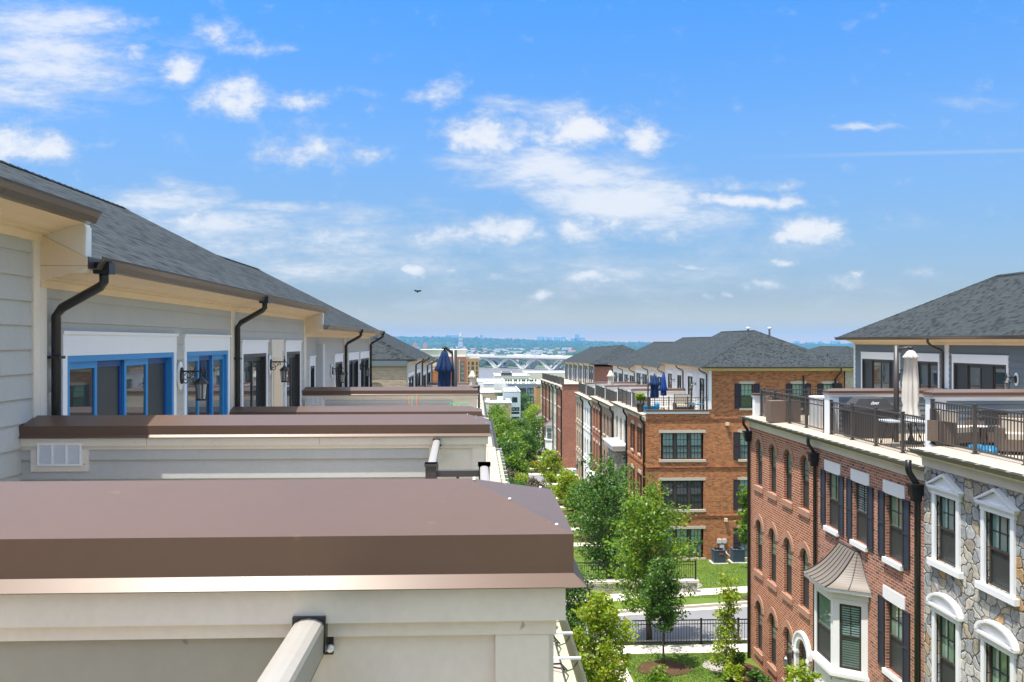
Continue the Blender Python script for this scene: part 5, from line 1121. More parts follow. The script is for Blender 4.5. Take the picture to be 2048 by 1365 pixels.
def car(label, loc, rot):
    o = root('parked_car', label, 'car', loc, None); T = Matrix.Translation(loc) @ Matrix.Rotation(rot, 4, 'Z')
    b = MB(); b.M = T; b.smooth = True
    secs = [(-2.25, .36, .62, .70), (-2.15, .28, .84, .80), (-1.5, .24, .93, .88), (-.7, .22, .98, .90), (.8, .22, .96, .90), (1.7, .26, .95, .87), (2.2, .34, .86, .78), (2.28, .42, .66, .68)]
    rings = []
    for xx, zlo, zhi, w in secs:
        rings.append([b.P((xx, s * ww, zz)) for s, ww, zz in ((-1, w * .92, zlo), (-1, w, zlo + .15), (-1, w, zhi - .12), (-1, w * .88, zhi), (1, w * .88, zhi), (1, w, zhi - .12), (1, w, zlo + .15), (1, w * .92, zlo))])
    for i in range(len(rings) - 1):
        for k in range(8): l = (k + 1) % 8; b.f.append([rings[i][k], rings[i][l], rings[i + 1][l], rings[i + 1][k]]); b.m.append(0); b.sm.append(True)
    b.f.append(rings[0]); b.m.append(0); b.sm.append(False); b.f.append(rings[-1]); b.m.append(0); b.sm.append(False)
    part(b, 'body', o, M['carwhite'])
    b = MB(); b.M = T; b.extrude([(.62, -.62, 1.43), (-.35, -.64, 1.46), (-1.15, -.62, 1.38), (-1.15, .62, 1.38), (-.35, .64, 1.46), (.62, .62, 1.43)], (0, 0, .04)); 
    for s in (-1, 1):
        for (xa, xb) in ((1.45, .62), (-.15, -.2), (-1.75, -1.15)): b.tube([(xa, s * .80, .96), (xb, s * .63, 1.45)], .04, 6)
    part(b, 'roof', o, M['carwhite'])
    b = MB(); b.M = T
    lo = [(1.45, -.80, .95), (-1.75, -.80, .95), (-1.75, .80, .95), (1.45, .80, .95)]; hi = [(.62, -.61, 1.44), (-1.15, -.61, 1.40), (-1.15, .61, 1.40), (.62, .61, 1.44)]
    for k in range(4): l = (k + 1) % 4; b.poly([lo[k], lo[l], hi[l], hi[k]])
    part(b, 'glazing', o, M['glassgreen'])
    for xx in (-1.42, 1.4):
        for s in (-1, 1):
            b = MB(); b.M = T @ Matrix.Translation((xx, s * .80, .33)) @ Matrix.Rotation(QP, 4, 'X'); b.lathe((0, 0, 0), [(.24, -.1), (.33, -.09), (.33, .09), (.24, .1)], 18); w = part(b, 'wheel', o, M['rubber'])
            b = MB(); b.M = T @ Matrix.Translation((xx, s * .80, .33)) @ Matrix.Rotation(QP, 4, 'X'); b.lathe((0, 0, 0), [(.0, -.095), (.23, -.1), (.23, .1), (.0, .095)], 14); part(b, 'rim', w, M['steel'])
    for s in (-1, 1):
        b = MB(); b.M = T; b.box(2.16, s * .5, .66, 2.25, s * .74, .78); part(b, 'headlight', o, M['steel']); b = MB(); b.M = T; b.box(-2.24, s * .5, .66, -2.14, s * .76, .80); part(b, 'tail_light', o, M['red'])
    return o
x, y, z = at(1140, 99.4, .02); car('white parked car half hidden behind the tan brick house', (x, y, z), math.pi)
# ------------------------------------------------------------------ terrace things
def umbrella(label, x, y, zf, h, r, mat='ubblue', group='closed patio umbrellas', cant=None, sk=.32, seed=3, bot=.34):
    o = root('closed_umbrella', label, 'umbrella', (x, y, zf), group); rr = random.Random(seed); ph = [rr.uniform(0, 6.28) for _ in range(3)]
    def wob(k, n, i):
        a = 6.2832 * k / n; return (.20 * math.sin(8 * a + ph[0]) + .08 * math.sin(3 * a + ph[1]) + .07 * math.sin(13 * a + ph[2] + i)) * min(1, i / 3)
    b = MB(); z1 = h * .97; zb = h * bot; H_ = z1 - zb
    prof = [(.03, z1), (r * .34, z1 - .04), (r * .52, z1 - sk * .35 * H_), (r * .80, z1 - sk * .75 * H_), (r * 1.08, z1 - sk * H_), (r * .98, z1 - (sk + .02) * H_), (r * .66, z1 - (sk + .03) * H_), (r * .66, z1 - (sk + .25) * H_), (r * .74, z1 - (sk + .5) * H_ if sk < .45 else z1 - .93 * H_), (r * .62, zb), (.04, zb + .04)]
    prof = prof if sk > .15 else [(.03, z1), (r * .45, z1 - .05), (r * .62, z1 - sk * .6 * H_), (r * .84, z1 - sk * H_), (r * .80, z1 - (sk + .012) * H_), (r * .62, z1 - (sk + .02) * H_), (r * .80, z1 - .45 * H_), (r * .86, z1 - .7 * H_), (r * .74, z1 - .76 * H_), (r * .98, z1 - .9 * H_), (r * .8, zb), (.04, zb + .04)]
    b.lathe((x, y, zf), prof, 64, 0, wob); part(b, 'canopy', o, M[mat])
    b = MB(); b.tube([(x, y, zf + .05), (x, y, zf + h)], .024, 10); part(b, 'pole', o, M['black']); b = MB(); b.lathe((x, y, zf), [(.06, h - .05), (.075, h - .02), (.04, h), (.015, h + .03)], 12); part(b, 'top_cap', o, M['black'])
    b = MB(); b.lathe((x, y, zf), [(.30, 0), (.30, .05), (.08, .09), (.04, .3)], 18); part(b, 'base', o, M['black'])
    if cant:
        cx, cy, ch = cant; b = MB(); b.tube([(cx, cy, zf), (cx, cy, zf + ch)], .075, 10); b.tube([(cx, cy, zf + ch - .12), (x, y, zf + h)], .035, 8); part(b, 'side_mast', o, M['bronze'])
    return o
X22 = Xat(889, 21.5); umbrella('closed navy umbrella beside a dark mast on the left row terrace', X22, 21.5, -2.63, 2.5, .20, 'ubblue', cant=(X22 + .24, 21.7, 2.42))
umbrella('closed cream umbrella far off on the far left block', Xat(945, 55), 54.5, -3.96, 2.2, .22, 'ubcream', seed=5)
ux = Xat(1822, 24.0); umbrella('closed tall cream umbrella between the two white party wall ends', ux, 24.0, -2.93, 2.78, .225, 'ubcream', cant=(ux - .28, 24.3, 2.82), seed=6, sk=.10, bot=.22)
umbrella('closed dark navy umbrella left of the royal blue one on the brick end terrace', Xat(1309, 56.0), 56.0, -4.68, 2.55, .34, 'ubblue', seed=7, sk=.42, bot=.38); b = MB(); b.tube([(Xat(1296, 55.6), 55.6, -4.68), (Xat(1296, 55.6), 55.6, -2.2)], .05, 8); part(b, 'side_mast', bpy.data.objects['closed_umbrella.003'], M['black'])
umbrella('closed royal blue umbrella on the brick end terrace', Xat(1327, 57.5), 57.5, -4.68, 2.6, .25, 'ubbluel', seed=8, sk=.8, bot=.42)
umbrella('small closed cream umbrella on the terrace of the taupe brick house', Xat(1221, 76), 76, -5.1, 2.6, .3, 'ubcream', seed=9)
# grill under its cover
gx, gy, gz = Xat(1737, 25.6), 25.6, -2.93; o = root('covered_grill', 'gas grill under a charcoal cover with a small white maker mark', 'grill', (gx, gy, gz)); b = MB()
S = [(.62, .34, .02), (.66, .36, .45), (.68, .37, .86), (.66, .34, .93), (.40, .26, 1.20), (.28, .16, 1.24)]; rings = [[b.P((gx + sx * w * (1 + .02 * math.sin(7 * i + k)), gy + sy * d, gz + z)) for k, (sx, sy) in enumerate(((-1, -1), (-.3, -1.04), (.3, -1.0), (1, -1), (1.03, 0), (1, 1), (0, 1.02), (-1, 1), (-1.02, 0)))] for i, (w, d, z) in enumerate(S)]
for i in range(len(rings) - 1):
    for k in range(9): l = (k + 1) % 9; b.f.append([rings[i][k], rings[i][l], rings[i + 1][l], rings[i + 1][k]]); b.m.append(0); b.sm.append(False)
b.f.append(rings[-1]); b.m.append(0); b.sm.append(False); M['cover'] = plain('charcoal_cover_cloth', (.045, .045, .046), .8, .3, 0, .12, 4, .1); part(b, 'cover', o, M['cover'])
cu = bpy.data.curves.new('maker_mark', 'FONT'); cu.body = 'weber'; cu.size = .15; cu.align_x = 'CENTER'; cu.extrude = .004; cu.materials.append(M['white']); tmp = bpy.data.objects.new('tmp', cu); COL.objects.link(tmp); bpy.context.view_layer.update(); tm = bpy.data.meshes.new_from_object(tmp.evaluated_get(bpy.context.evaluated_depsgraph_get())); bpy.data.objects.remove(tmp); to = link('maker_mark', tm, o); to.location = (0, -.315, 1.03); to.rotation_euler = (R(72), 0, 0)
def table(label, x, y, zf, w, d, h, mat, leg='black', round_=False):
    o = root('patio_table', label, 'table', (x, y, zf)); b = MB()
    if round_: b.lathe((x, y, zf), [(w / 2, h - .03), (w / 2, h), (.01, h)], 24)
    else: b.box(x - w / 2, y - d / 2, zf + h - .04, x + w / 2, y + d / 2, zf + h)
    part(b, 'table_top', o, M[mat])
    for sx in (-1, 1):
        for sy in (-1, 1): b = MB(); b.tube([(x + sx * w * .25, y + sy * d * .25, zf + h - .04), (x + sx * w * .42, y + sy * d * .4, zf)], .018, 6); part(b, 'leg', o, M[leg])
    return o
table('long grey topped patio table under the cream umbrella', Xat(1800, 23.6), 23.5, -2.93, 1.1, .8, .72, 'fargrey')
table('small white topped side table on the stone house terrace', Xat(1957, 19.4), 19.4, -2.46, .38, .38, .5, 'white', 'black', True)
def armchair(label, x, y, zf, rot, mat='wicker', cm='cushion', w=.75, back=.85, group='patio chairs'):
    o = root('patio_chair', label, 'chair', (x, y, zf), group); T = Matrix.Translation((x, y, zf)) @ Matrix.Rotation(rot, 4, 'Z')
    def pc(n, m_, *bx):
        b = MB(); b.M = T
        for q in bx: b.box(*q)
        part(b, n, o, M[m_])
    pc('seat_frame', mat, (-w/2, -.38, .10, w/2, .38, .34)); pc('backrest', mat, (-w/2, .28, .34, w/2, .42, back)); pc('armrest', mat, (-w/2 - .1, -.38, .08, -w/2, .4, .58)); pc('armrest', mat, (w/2, -.38, .08, w/2 + .1, .4, .58))
    pc('seat_cushion', cm, (-w/2 + .02, -.38, .34, w/2 - .02, .27, .46)); pc('back_cushion', cm, (-w/2 + .03, .15, .46, w/2 - .03, .28, back - .04))
    for sx in (-1, 1):
        for sy in (-1, 1): b = MB(); b.M = T; b.box(sx * (w/2 - .04) - .025, sy * .34 - .025, 0, sx * (w/2 - .04) + .025, sy * .34 + .025, .10); part(b, 'leg', o, M[mat])
    return o
armchair('brown wicker armchair with oat cushions left on the stone house terrace', Xat(1912, 19.8), 19.8, -2.46, .3); armchair('brown wicker armchair at the right edge of the stone house terrace', Xat(2046, 18.2), 18.2, -2.46, -.4, w=.8, back=.8)
armchair('dark wicker chair beside the white side table', Xat(1990, 19.8), 19.8, -2.46, -.2, 'wicker', 'cover'); armchair('brown wicker chair behind the corner railing of the arched house', Xat(1556, 32.2), 32.0, -2.93, .8, 'wicker', 'wicker')
b = MB(); q = random.Random(4); px_, py_ = Xat(1958, 18.75) + .12, 18.75
for k in range(5):
    cx, cy = px_ - .08 + .12 * (k % 3), py_ - .36 + .18 * k; b.lathe((cx, cy, -2.46), [(.15, 0), (.17, .03), (.13, .08 + q.uniform(0, .05)), (.06, .11), (.01, .09)], 14, 0, lambda k_, n_, i_: .25 * math.sin(3 * 6.28 * k_ / n_ + i_))
solo(b, 'collapsed_pool', M['vinyl'], (px_, py_, -2.46), 'crumpled turquoise paddling pool lying behind the stone house railing', 'paddling pool')
b = MB(); x, y = Xat(1648, 29), 29.2; b.box(x - .3, y - .3, -2.93, x + .3, y + .3, -1.95); b.box(x - .33, y - .33, -1.95, x + .33, y + .33, -1.9); solo(b, 'storage_box', M['white'], (x, y, -2.93), 'tall white storage box behind the arched house railing', 'storage box')
b = MB(); x, y = Xat(1549, 31.6), 30.7; b.box(x - .55, y - .25, -2.93, x + .55, y + .25, -2.15); solo(b, 'deck_box', M['wicker'], (x, y, -2.93), 'brown wicker deck box on the arched house terrace', 'deck box')
# things on the brick end terrace
zt = -4.68; armchair('low chair with a pale towel near the middle of the brick end terrace', Xat(1364, 56.5), 56.5, zt, 0, 'shutterbrown', 'cushion', .9, 1.15); armchair('small chair with a pale cushion right of the towel draped one', Xat(1381, 56.2), 57.0, zt, .2, 'wicker', 'offwhite', .5, 1.1)
table('low table under a turquoise sheet on the brick end terrace', Xat(1396, 56), 56.0, zt, 1.3, .7, .55, 'vinyl'); table('low white table left on the brick end terrace', Xat(1330, 55.5), 55.6, zt, .8, .5, .4, 'white')
b = MB(); x = Xat(1314, 55.4); b.lathe((x, 55.4, zt), [(.16, 0), (.16, .5), (.13, .62), (.05, .7)], 12); solo(b, 'water_jug', M['vinyl'], (x, 55.4, zt), 'turquoise drum by the left end of the terrace railing', 'drum')
b = MB(); x = Xat(1299, 55.5); b.box(x - .35, 55.3, zt, x + .35, 55.7, zt + .38); b.box(x - .37, 55.28, zt + .38, x + .37, 55.72, zt + .46); solo(b, 'cooler_box', M['vinyl'], (x, 55.5, zt), 'blue cooler box below the dark navy umbrella', 'cooler')
shrub('lime green potted plant at the left corner of the brick end terrace', (Xat(1281, 56.5), 56.5, zt + .55), .4, .6, 'leafc', 140, 350, .1, 'potted plants'); b = MB(); x = Xat(1281, 56.5); b.lathe((x, 56.5, zt), [(.2, 0), (.28, .5), (.3, .55), (.25, .55), (.0, .5)], 14); solo(b, 'plant_pot', M['bronze'], (x, 56.5, zt), 'dark pot holding the lime green plant', 'plant pot')
# play things on the left terrace
o = root('play_frame', 'thin red legged play frame with a green rope ring against the vent wall', 'play frame', (Xat(830, 17.8), 17.9, -2.27))
for px in (818, 834): b = MB(); x = Xat(px, 17.9); b.tube([(x - .02, 17.9, -2.27), (x, 17.9, -1.14)], .007, 6); part(b, 'leg', o, M['red'])
b = MB(); c = (Xat(918, 17.6), 17.6, -1.28); b.tube([(c[0] + .19 * math.cos(6.2832 * k / 20), c[1] + .19 * math.sin(6.2832 * k / 20), c[2] + .02 * math.sin(3 * k)) for k in range(21)], .006, 5); part(b, 'rope_ring', o, M['green']); b = MB(); b.tube([(Xat(839, 17.9), 17.9, -2.2), (Xat(837, 17.9), 17.9, -1.14), (Xat(820, 17.9), 17.9, -1.14)], .004, 5); part(b, 'rope', o, M['green']); b = MB(); b.tube([(Xat(822, 17.9), 17.9, -2.2), (Xat(824, 17.9), 17.9, -1.14)], .004, 5); part(b, 'rope', o, M['green'])
b = MB(); b.M = Matrix.Translation((Xat(928, 17.2), 17.2, -1.50)) @ Matrix.Rotation(R(9), 4, 'Y'); b.box(-.17, -.12, -.04, .17, .12, .02); b.box(-.15, -.1, -.8, -.11, .1, -.04); b.box(.11, -.1, -.74, .15, .1, -.04); solo(b, 'toy_bench', M['red'], (Xat(928, 17.2), 17.2, -2.27), 'small red bench at the right end of the low party wall', 'bench')
shrub('potted green plant peeping over the low party wall', (Xat(908, 16.4), 16.4, -2.27), .34, .92, 'leafc', 141, 700, .05, 'potted plants')
# bird
c = Vector((Xat(835, 60), 60, Zat(583, Xat(835, 60), 60))); b = MB(); b.lathe(c, [(.01, -.12), (.05, -.06), (.065, 0), (.045, .07), (.01, .12)], 8)
b.poly([c + Vector((.03, 0, .04)), c + Vector((.20, .02, .10)), c + Vector((.28, .05, .02)), c + Vector((.16, .03, -.03)), c + Vector((.03, 0, -.05))]); b.poly([c + Vector((-.03, 0, .04)), c + Vector((-.18, .02, .12)), c + Vector((-.25, .05, .05)), c + Vector((-.15, .03, -.02)), c + Vector((-.03, 0, -.05))])
solo(b, 'flying_bird', M['black'], c, 'small black bird flying in the sky above the left roofs', 'bird')
# ------------------------------------------------------------------ buildings beyond the rows
def block(label, px0, px1, Y, ztop, depth, mat, roof='farwhite', wins=(), zb=None, name='apartment_building', group='apartment buildings beyond the rows', parapet=.35, cat='apartment building'):
    """flat roofed block whose camera-facing wall spans px0..px1 at depth Y; WINS = (px0, px1, ytop, ybottom, material)"""
    x0, x1 = Xat(px0, Y), Xat(px1, Y); zb = zg(Y) - 3 if zb is None else zb; o = root(name, label, cat, ((x0 + x1) / 2, Y + depth / 2, zb), group)
    ops = []
    for (a, c, ya, yb, mt) in wins: ops.append((Xat(a, Y) - x0, Xat(c, Y) - x0, Zat(yb, x0, Y), Zat(ya, x0, Y), mt))
    b = MB(); wall(b, x0, Y, 0, x1 - x0, zb, ztop, [q[:4] for q in ops], 0, .25); b.poly([(x0, Y, zb), (x0, Y + depth, zb), (x0, Y + depth, ztop), (x0, Y, ztop)]); b.poly([(x1, Y, zb), (x1, Y + depth, zb), (x1, Y + depth, ztop), (x1, Y, ztop)]); b.poly([(x0, Y + depth, zb), (x1, Y + depth, zb), (x1, Y + depth, ztop), (x0, Y + depth, ztop)])
    part(b, 'wall', o, M[mat])
    b = MB(); b.box(x0 + .3, Y + .3, ztop - .5, x1 - .3, Y + depth - .3, ztop - parapet); b.box(x0 - .05, Y - .05, ztop, x1 + .05, Y + .3, ztop + .12); b.box(x0 - .05, Y + .3, ztop, x0 + .3, Y + depth, ztop + .12); b.box(x1 - .3, Y + .3, ztop, x1 + .05, Y + depth, ztop + .12); part(b, 'roof', o, M[roof])
    for (u0, u1, za, zc, mt) in ops:
        f = MB(); t = min(.25, (u1 - u0) * .12); yy = Y + .12
        f.box(x0 + u0, yy, za, x0 + u0 + t, yy + .1, zc); f.box(x0 + u1 - t, yy, za, x0 + u1, yy + .1, zc); f.box(x0 + u0 + t, yy, zc - t, x0 + u1 - t, yy + .1, zc); f.box(x0 + u0 + t, yy, za, x0 + u1 - t, yy + .1, za + t); xm = x0 + (u0 + u1) / 2; f.box(xm - t / 2, yy, za + t, xm + t / 2, yy + .1, zc - t)
        w = part(f, 'window', o, M['winblack']); g = MB(); g.poly([(x0 + u0 + t, yy + .06, za + t), (x0 + u1 - t, yy + .06, za + t), (x0 + u1 - t, yy + .06, zc - t), (x0 + u0 + t, yy + .06, zc - t)]); part(g, 'pane', w, M[mt])
    return o
Z = lambda py, Y: (684 - py) / FPX * Y
o = block('low building with pinkish sandstone walls and white roof behind the mews trees', 978, 1023, 188, Z(807, 188), 14, 'fartan')
b = MB(); x = Xat(1000, 195); b.box(x - .7, 194, Z(807, 188), x + .7, 196, Z(807, 188) + 1.0); b.box(x + 1.2, 193, Z(807, 188), x + 2.0, 194, Z(807, 188) + .7); part(b, 'roof_vent', o, M['steel'])
o = block('pale grey panelled building with tall black glazing right of the sandstone one', 1008, 1041, 204, Z(784, 204), 24, 'fargrey', wins=[(1024, 1035, 795, 806, 'glass'), (1022.5, 1039, 815, 823, 'glassteal'), (1022.5, 1039, 824, 829, 'glass'), (1022.5, 1039, 834, 846, 'glassteal'), (1022.5, 1039, 848, 856, 'glass')])
b = MB(); x = Xat(1004, 214); b.box(x - 2, 214, Z(784, 204) - .3, x + 1.0, 217, Z(784, 204) + 1.6); b.box(x - 6, 220, Z(784, 204) - .3, x - 4.6, 221.5, Z(784, 204) + 1.3); part(b, 'roof_plant', o, M['farwhite'])
block('white stepped roof block left of the grey panelled building', 956, 1008, 216, Z(786, 216), 30, 'bricktan', wins=[(958, 965, 797, 804, 'glass')])
block('white roofed penthouse block above the stepped roofs', 968, 1016, 250, Z(768, 250), 20, 'fargrey')
block('low white roofed annex at the edge of the left row', 955, 977, 170, Z(806, 170), 12, 'farwhite', wins=[(958, 966, 798 + 12, 803 + 14, 'glass')])
o = block('blue grey apartment block with dark balconies in the gap between rows', 1011, 1075, 262, Z(769, 262), 40, 'farblue', wins=[(1055, 1068, 777, 787.5, 'glassteal'), (1055, 1068, 793, 803, 'glassteal'), (1055, 1068, 809, 819, 'glassteal'), (1039, 1052, 777, 790.5, 'glass'), (1039, 1052, 793, 807, 'glass'), (1039, 1052, 810, 823, 'glass'), (1028, 1036, 774, 784, 'glassteal')])
q = random.Random(9)
for k in range(12):
    px = 1012 + k * 5.4 + q.uniform(-1, 1); x = Xat(px, 262); z = Z(769, 262); b = MB(); b.lathe((x, 262.6, z), [(.28, 0), (.36, .75), (.30, .75), (0, .7)], 10); s = solo(b, 'roof_planter', M['farwhite'], (x, 262.6, z), 'white pot on the roof edge of the blue grey apartment block', 'plant pot', 'white pots on the blue grey roof'); v = MB(); v.lathe((x, 262.6, z), [(.05, .74), (.35, 1.0), (.28, 1.3), (.02, 1.55)], 7, 0, lambda k_, n_, i_: .3 * math.sin(5 * k_ + i_)); part(v, 'plant', s, M['leafb'])
block('narrow ochre brick slab beside the blue grey apartment block', 1073, 1084, 240, Z(776, 240), 12, 'farorange', 'bronze')
o = block('long cream building with wide dark windows and a thin white roof', 1000, 1150, 330, Z(769, 330), 26, 'farcream', wins=[(1012, 1032, 773, 783, 'glass'), (1043, 1064, 772, 784, 'glass'), (990, 998, 772, 776, 'glass')][:2] + [(1082, 1100, 773, 784, 'glass')])
b = MB(); b.box(Xat(995, 326), 326.5, Z(769, 330), Xat(1155, 326), 360, Z(769, 330) + .45); part(b, 'roof_slab', o, M['farwhite'])
block('pale flat building left of the long cream one', 954, 1010, 310, Z(764, 310), 30, 'farwhite', wins=[(980, 990, 768, 773, 'glass')])
block('cream block with a railed roof before the river', 1052, 1160, 430, Z(747, 430), 40, 'farcream')
o = block('dark roof plant house silhouetted against the river', 1003, 1024, 400, Z(746, 400), 14, 'winframe', 'fargrey')
block('low concrete parking roof behind the plant house', 990, 1060, 396, Z(752.5, 396), 40, 'concrete')
# tall brick apartments on the left of the river view
W = []
for k, (a, c) in enumerate(((908.5, 915.5), (920.5, 928))):
    for r_ in range(5): W.append((a, c, 724 + 9.3 * r_, 731.3 + 9.3 * r_, 'glassteal'))
o = block('tall russet brick apartment building with paired windows and a cream top', 880, 933, 560, Z(714, 560), 40, 'farbrick', wins=W, zb=-46)
x0, x1 = Xat(842, 566), Xat(932, 566); b = MB(); b.box(x0, 566, Z(714, 560), x1, 600, Z(701, 560)); part(b, 'cream_top_storey', o, M['farcream']); b = MB(); b.box(x0 - .4, 565.5, Z(701, 560), x1 + .4, 600.5, Z(700, 560)); part(b, 'cornice', o, M['farwhite'])
b = MB()
for a in (907, 919): b.box(Xat(a, 560), 559.5, -40, Xat(a + .9, 560), 560, Z(720, 560))
part(b, 'pilaster', o, M['farcream'])
W = []
for a, c in ((936, 939), (943, 948), (952, 955.5)):
    for r_ in range(5): W.append((a, c, 724 + 9.3 * r_, 731 + 9.3 * r_, 'glass'))
block('ochre brick apartment wing right of the russet one', 933, 958, 552, Z(717, 552), 40, 'farorange', wins=W, zb=-46)
# ------------------------------------------------------------------ the river bridge: two decks on V piers
def bridge(label, off, group='river bridge decks'):
    dx, dy = 44.0, -52.0; Lh = math.hypot(dx, dy); ux, uy = dx / Lh, dy / Lh; nx, ny = uy, -ux; nx, ny = -nx, -ny
    cx, cy = 40 + nx * off, 1500 + ny * off; o = root('river_bridge', label, 'bridge', (cx, cy, -46), group)
    def pt(s, t, z): return (cx + ux * s + nx * t, cy + uy * s + ny * t, z)
    b = MB(); s0, s1 = -900, 700
    b.extrude([pt(s0, -14, -25.3), pt(s0, 14, -25.3), pt(s0, 14, -27.4), pt(s0, 10, -29), pt(s0, -10, -29), pt(s0, -14, -27.4)], Vector(pt(s1, 0, 0)) - Vector(pt(s0, 0, 0))); part(b, 'deck', o, M['bridge'])
    b = MB()
    for t in (-14, 13.5): b.extrude([pt(s0, t, -25.3), pt(s0, t + .5, -25.3), pt(s0, t + .5, -24.1), pt(s0, t, -24.1)], Vector(pt(s1, 0, 0)) - Vector(pt(s0, 0, 0)))
    part(b, 'parapet', o, M['bridge'])
    for k in range(-6, 7):
        s = k * Lh; b = MB()
        for t in (-9, 9):
            for sg in (-1, 1):
                n = 8; top_ = []; bot = []
                for i in range(n + 1):
                    f = i / n; ss = s + sg * (2.5 + 31 * f ** 1.0); zz = -45 + (16.0) * (1 - (1 - f) ** 1.75); th = 2.6 - 1.2 * f
                    top_.append((ss, zz)); bot.append((ss + sg * th * .9, zz - th))
                for i in range(n):
                    q = [top_[i], top_[i + 1], bot[i + 1], bot[i]]; b.extrude([pt(a_, t - 1.6, max(z_, -46)) for a_, z_ in q], Vector(pt(0, 3.2, 0)) - Vector(pt(0, 0, 0)))
        b.extrude([pt(s - 5, -12, -46.5), pt(s + 5, -12, -46.5), pt(s + 5, 12, -46.5), pt(s - 5, 12, -46.5)], (0, 0, 2.4)); part(b, 'pier', o, M['bridge'])
    return pt
P0 = bridge('nearer deck of the long pale river bridge on arched V piers', 0); bridge('farther parallel deck of the long river bridge', 62)
q = random.Random(21)
for k in range(22):
    s = q.uniform(-60, 230); t = q.choice((-8, -3, 3, 8)); big = q.random() < .35; l, w, h_ = (11, 2.5, 3.6) if big else (4.6, 1.9, 1.5); c = Vector(P0(s, t, -25.3)); ang = math.atan2(-52, 44)
    b = MB(); b.M = Matrix.Translation(c) @ Matrix.Rotation(ang, 4, 'Z'); b.box(-l / 2, -w / 2, .45, l / 2, w / 2, h_ * (.6 if not big else 1))
    if not big: b.extrude([(-l * .35, -w * .42, .9), (l * .2, -w * .42, .9), (l * .1, -w * .42, h_), (-l * .25, -w * .42, h_)], (0, w * .84, 0))
    else: b.box(l / 2 + .2, -w / 2, .45, l / 2 + 2.4, w / 2, 2.8)
    for xx in (-l * .32, l * .32): b.box(xx - .4, -w / 2 - .02, 0, xx + .4, w / 2 + .02, .7, 1)
    nm = 'distant_truck' if big else 'distant_car'
    solo(b, nm, [M[q.choice(('carwhite', 'carwhite', 'steel', 'farblue'))], M['rubber']], c, 'tiny truck crossing the long river bridge' if big else 'tiny car crossing the long river bridge', 'truck' if big else 'car', 'vehicles on the river bridge')
# ------------------------------------------------------------------ far shore
def lerp_tab(x, tab):
    for (a, va), (c, vc) in zip(tab, tab[1:]):
        if x <= c: return va + (vc - va) * max(0, x - a) / (c - a)
    return tab[-1][1]
TREEY = [(300, 677), (850, 676), (950, 678), (1050, 681.5), (1200, 685.5), (1400, 688), (1600, 689), (2100, 692)]
b = MB(); q = random.Random(5); cols = [300 + 14 * i for i in range(135)]; rows = [4200, 4700, 5300, 6000, 6700, 7400, 7600, 8200]; idx = []
for Y in rows:
    row = []
    for px in cols:
        zr = (684 - lerp_tab(px, TREEY)) / FPX * 7400; f = min(1, max(0, (Y - 4200) / 3200)); f = f * f * (3 - 2 * f)
        z = -43 + (zr + 43) * f * (1 if Y <= 7400 else .9) + (q.uniform(-3, 3) if 4200 < Y else -4); row.append(b.P((Xat(px, Y), Y, z)))
    idx.append(row)
for i in range(len(rows) - 1):
    for j in range(len(cols) - 1): b.f.append([idx[i][j], idx[i][j + 1], idx[i + 1][j + 1], idx[i + 1][j]]); b.m.append(0); b.sm.append(True)
M['woods'] = plain('far_woodland_leaf', (.045, .085, .028), .9, .1, 0, .45, .02, 0, 0, .25, .3)
solo(b, 'hills', M['woods'], (0, 0, 0), kind='structure')
# woods: domed crowns scattered over the shore and the hills, one mass
g = np.random.default_rng(8); n = 7000; ico = []
for i in range(6):
    for (el, m_) in ((0.0, 6), (.75, 6)):
        a = 6.2832 * (i + (.5 if el else 0)) / 6; ico.append((math.cos(a) * math.cos(el), math.sin(a) * math.cos(el), math.sin(el)))
ico.append((0, 0, 1)); ico = np.array(ico); order = [0] * 0
lo = [i * 2 for i in range(6)]; hi = [i * 2 + 1 for i in range(6)]; tr = []
for i in range(6): j = (i + 1) % 6; tr += [(lo[i], lo[j], hi[i]), (lo[j], hi[j], hi[i]), (hi[i], hi[j], 12)]
V = []; Fs = []
for k in range(n):
    px = g.uniform(780, 1750); u = g.random(); Y = 1610 + 2700 * u ** 1.3 if k < 4200 else 4300 + 3200 * g.random()
    x = Xat(px, Y)
    if Y < 4200: z = zg(Y); r_ = g.uniform(5, 10)
    else:
        zr = (684 - lerp_tab(px, TREEY)) / FPX * 7400; f = (Y - 4200) / 3200; f = min(1, f); f = f * f * (3 - 2 * f); z = -43 + (zr + 43) * f - 4; r_ = g.uniform(8, 16)
    s = np.array([r_ * g.uniform(.9, 1.5), r_, r_ * g.uniform(.7, 1.2)]); jit = 1 + g.normal(0, .14, (13, 1)); o_ = len(V) * 13; V.append(ico * s * jit + np.array([x, Y, z + r_ * .15])); Fs += [(a + o_, b_ + o_, c_ + o_) for a, b_, c_ in tr]
me = bpy.data.meshes.new('far_woods'); me.from_pydata(np.concatenate(V).tolist(), [], Fs); me.materials.append(M['woods']); me.update(); meta(link('far_woods', me), kind='stuff')
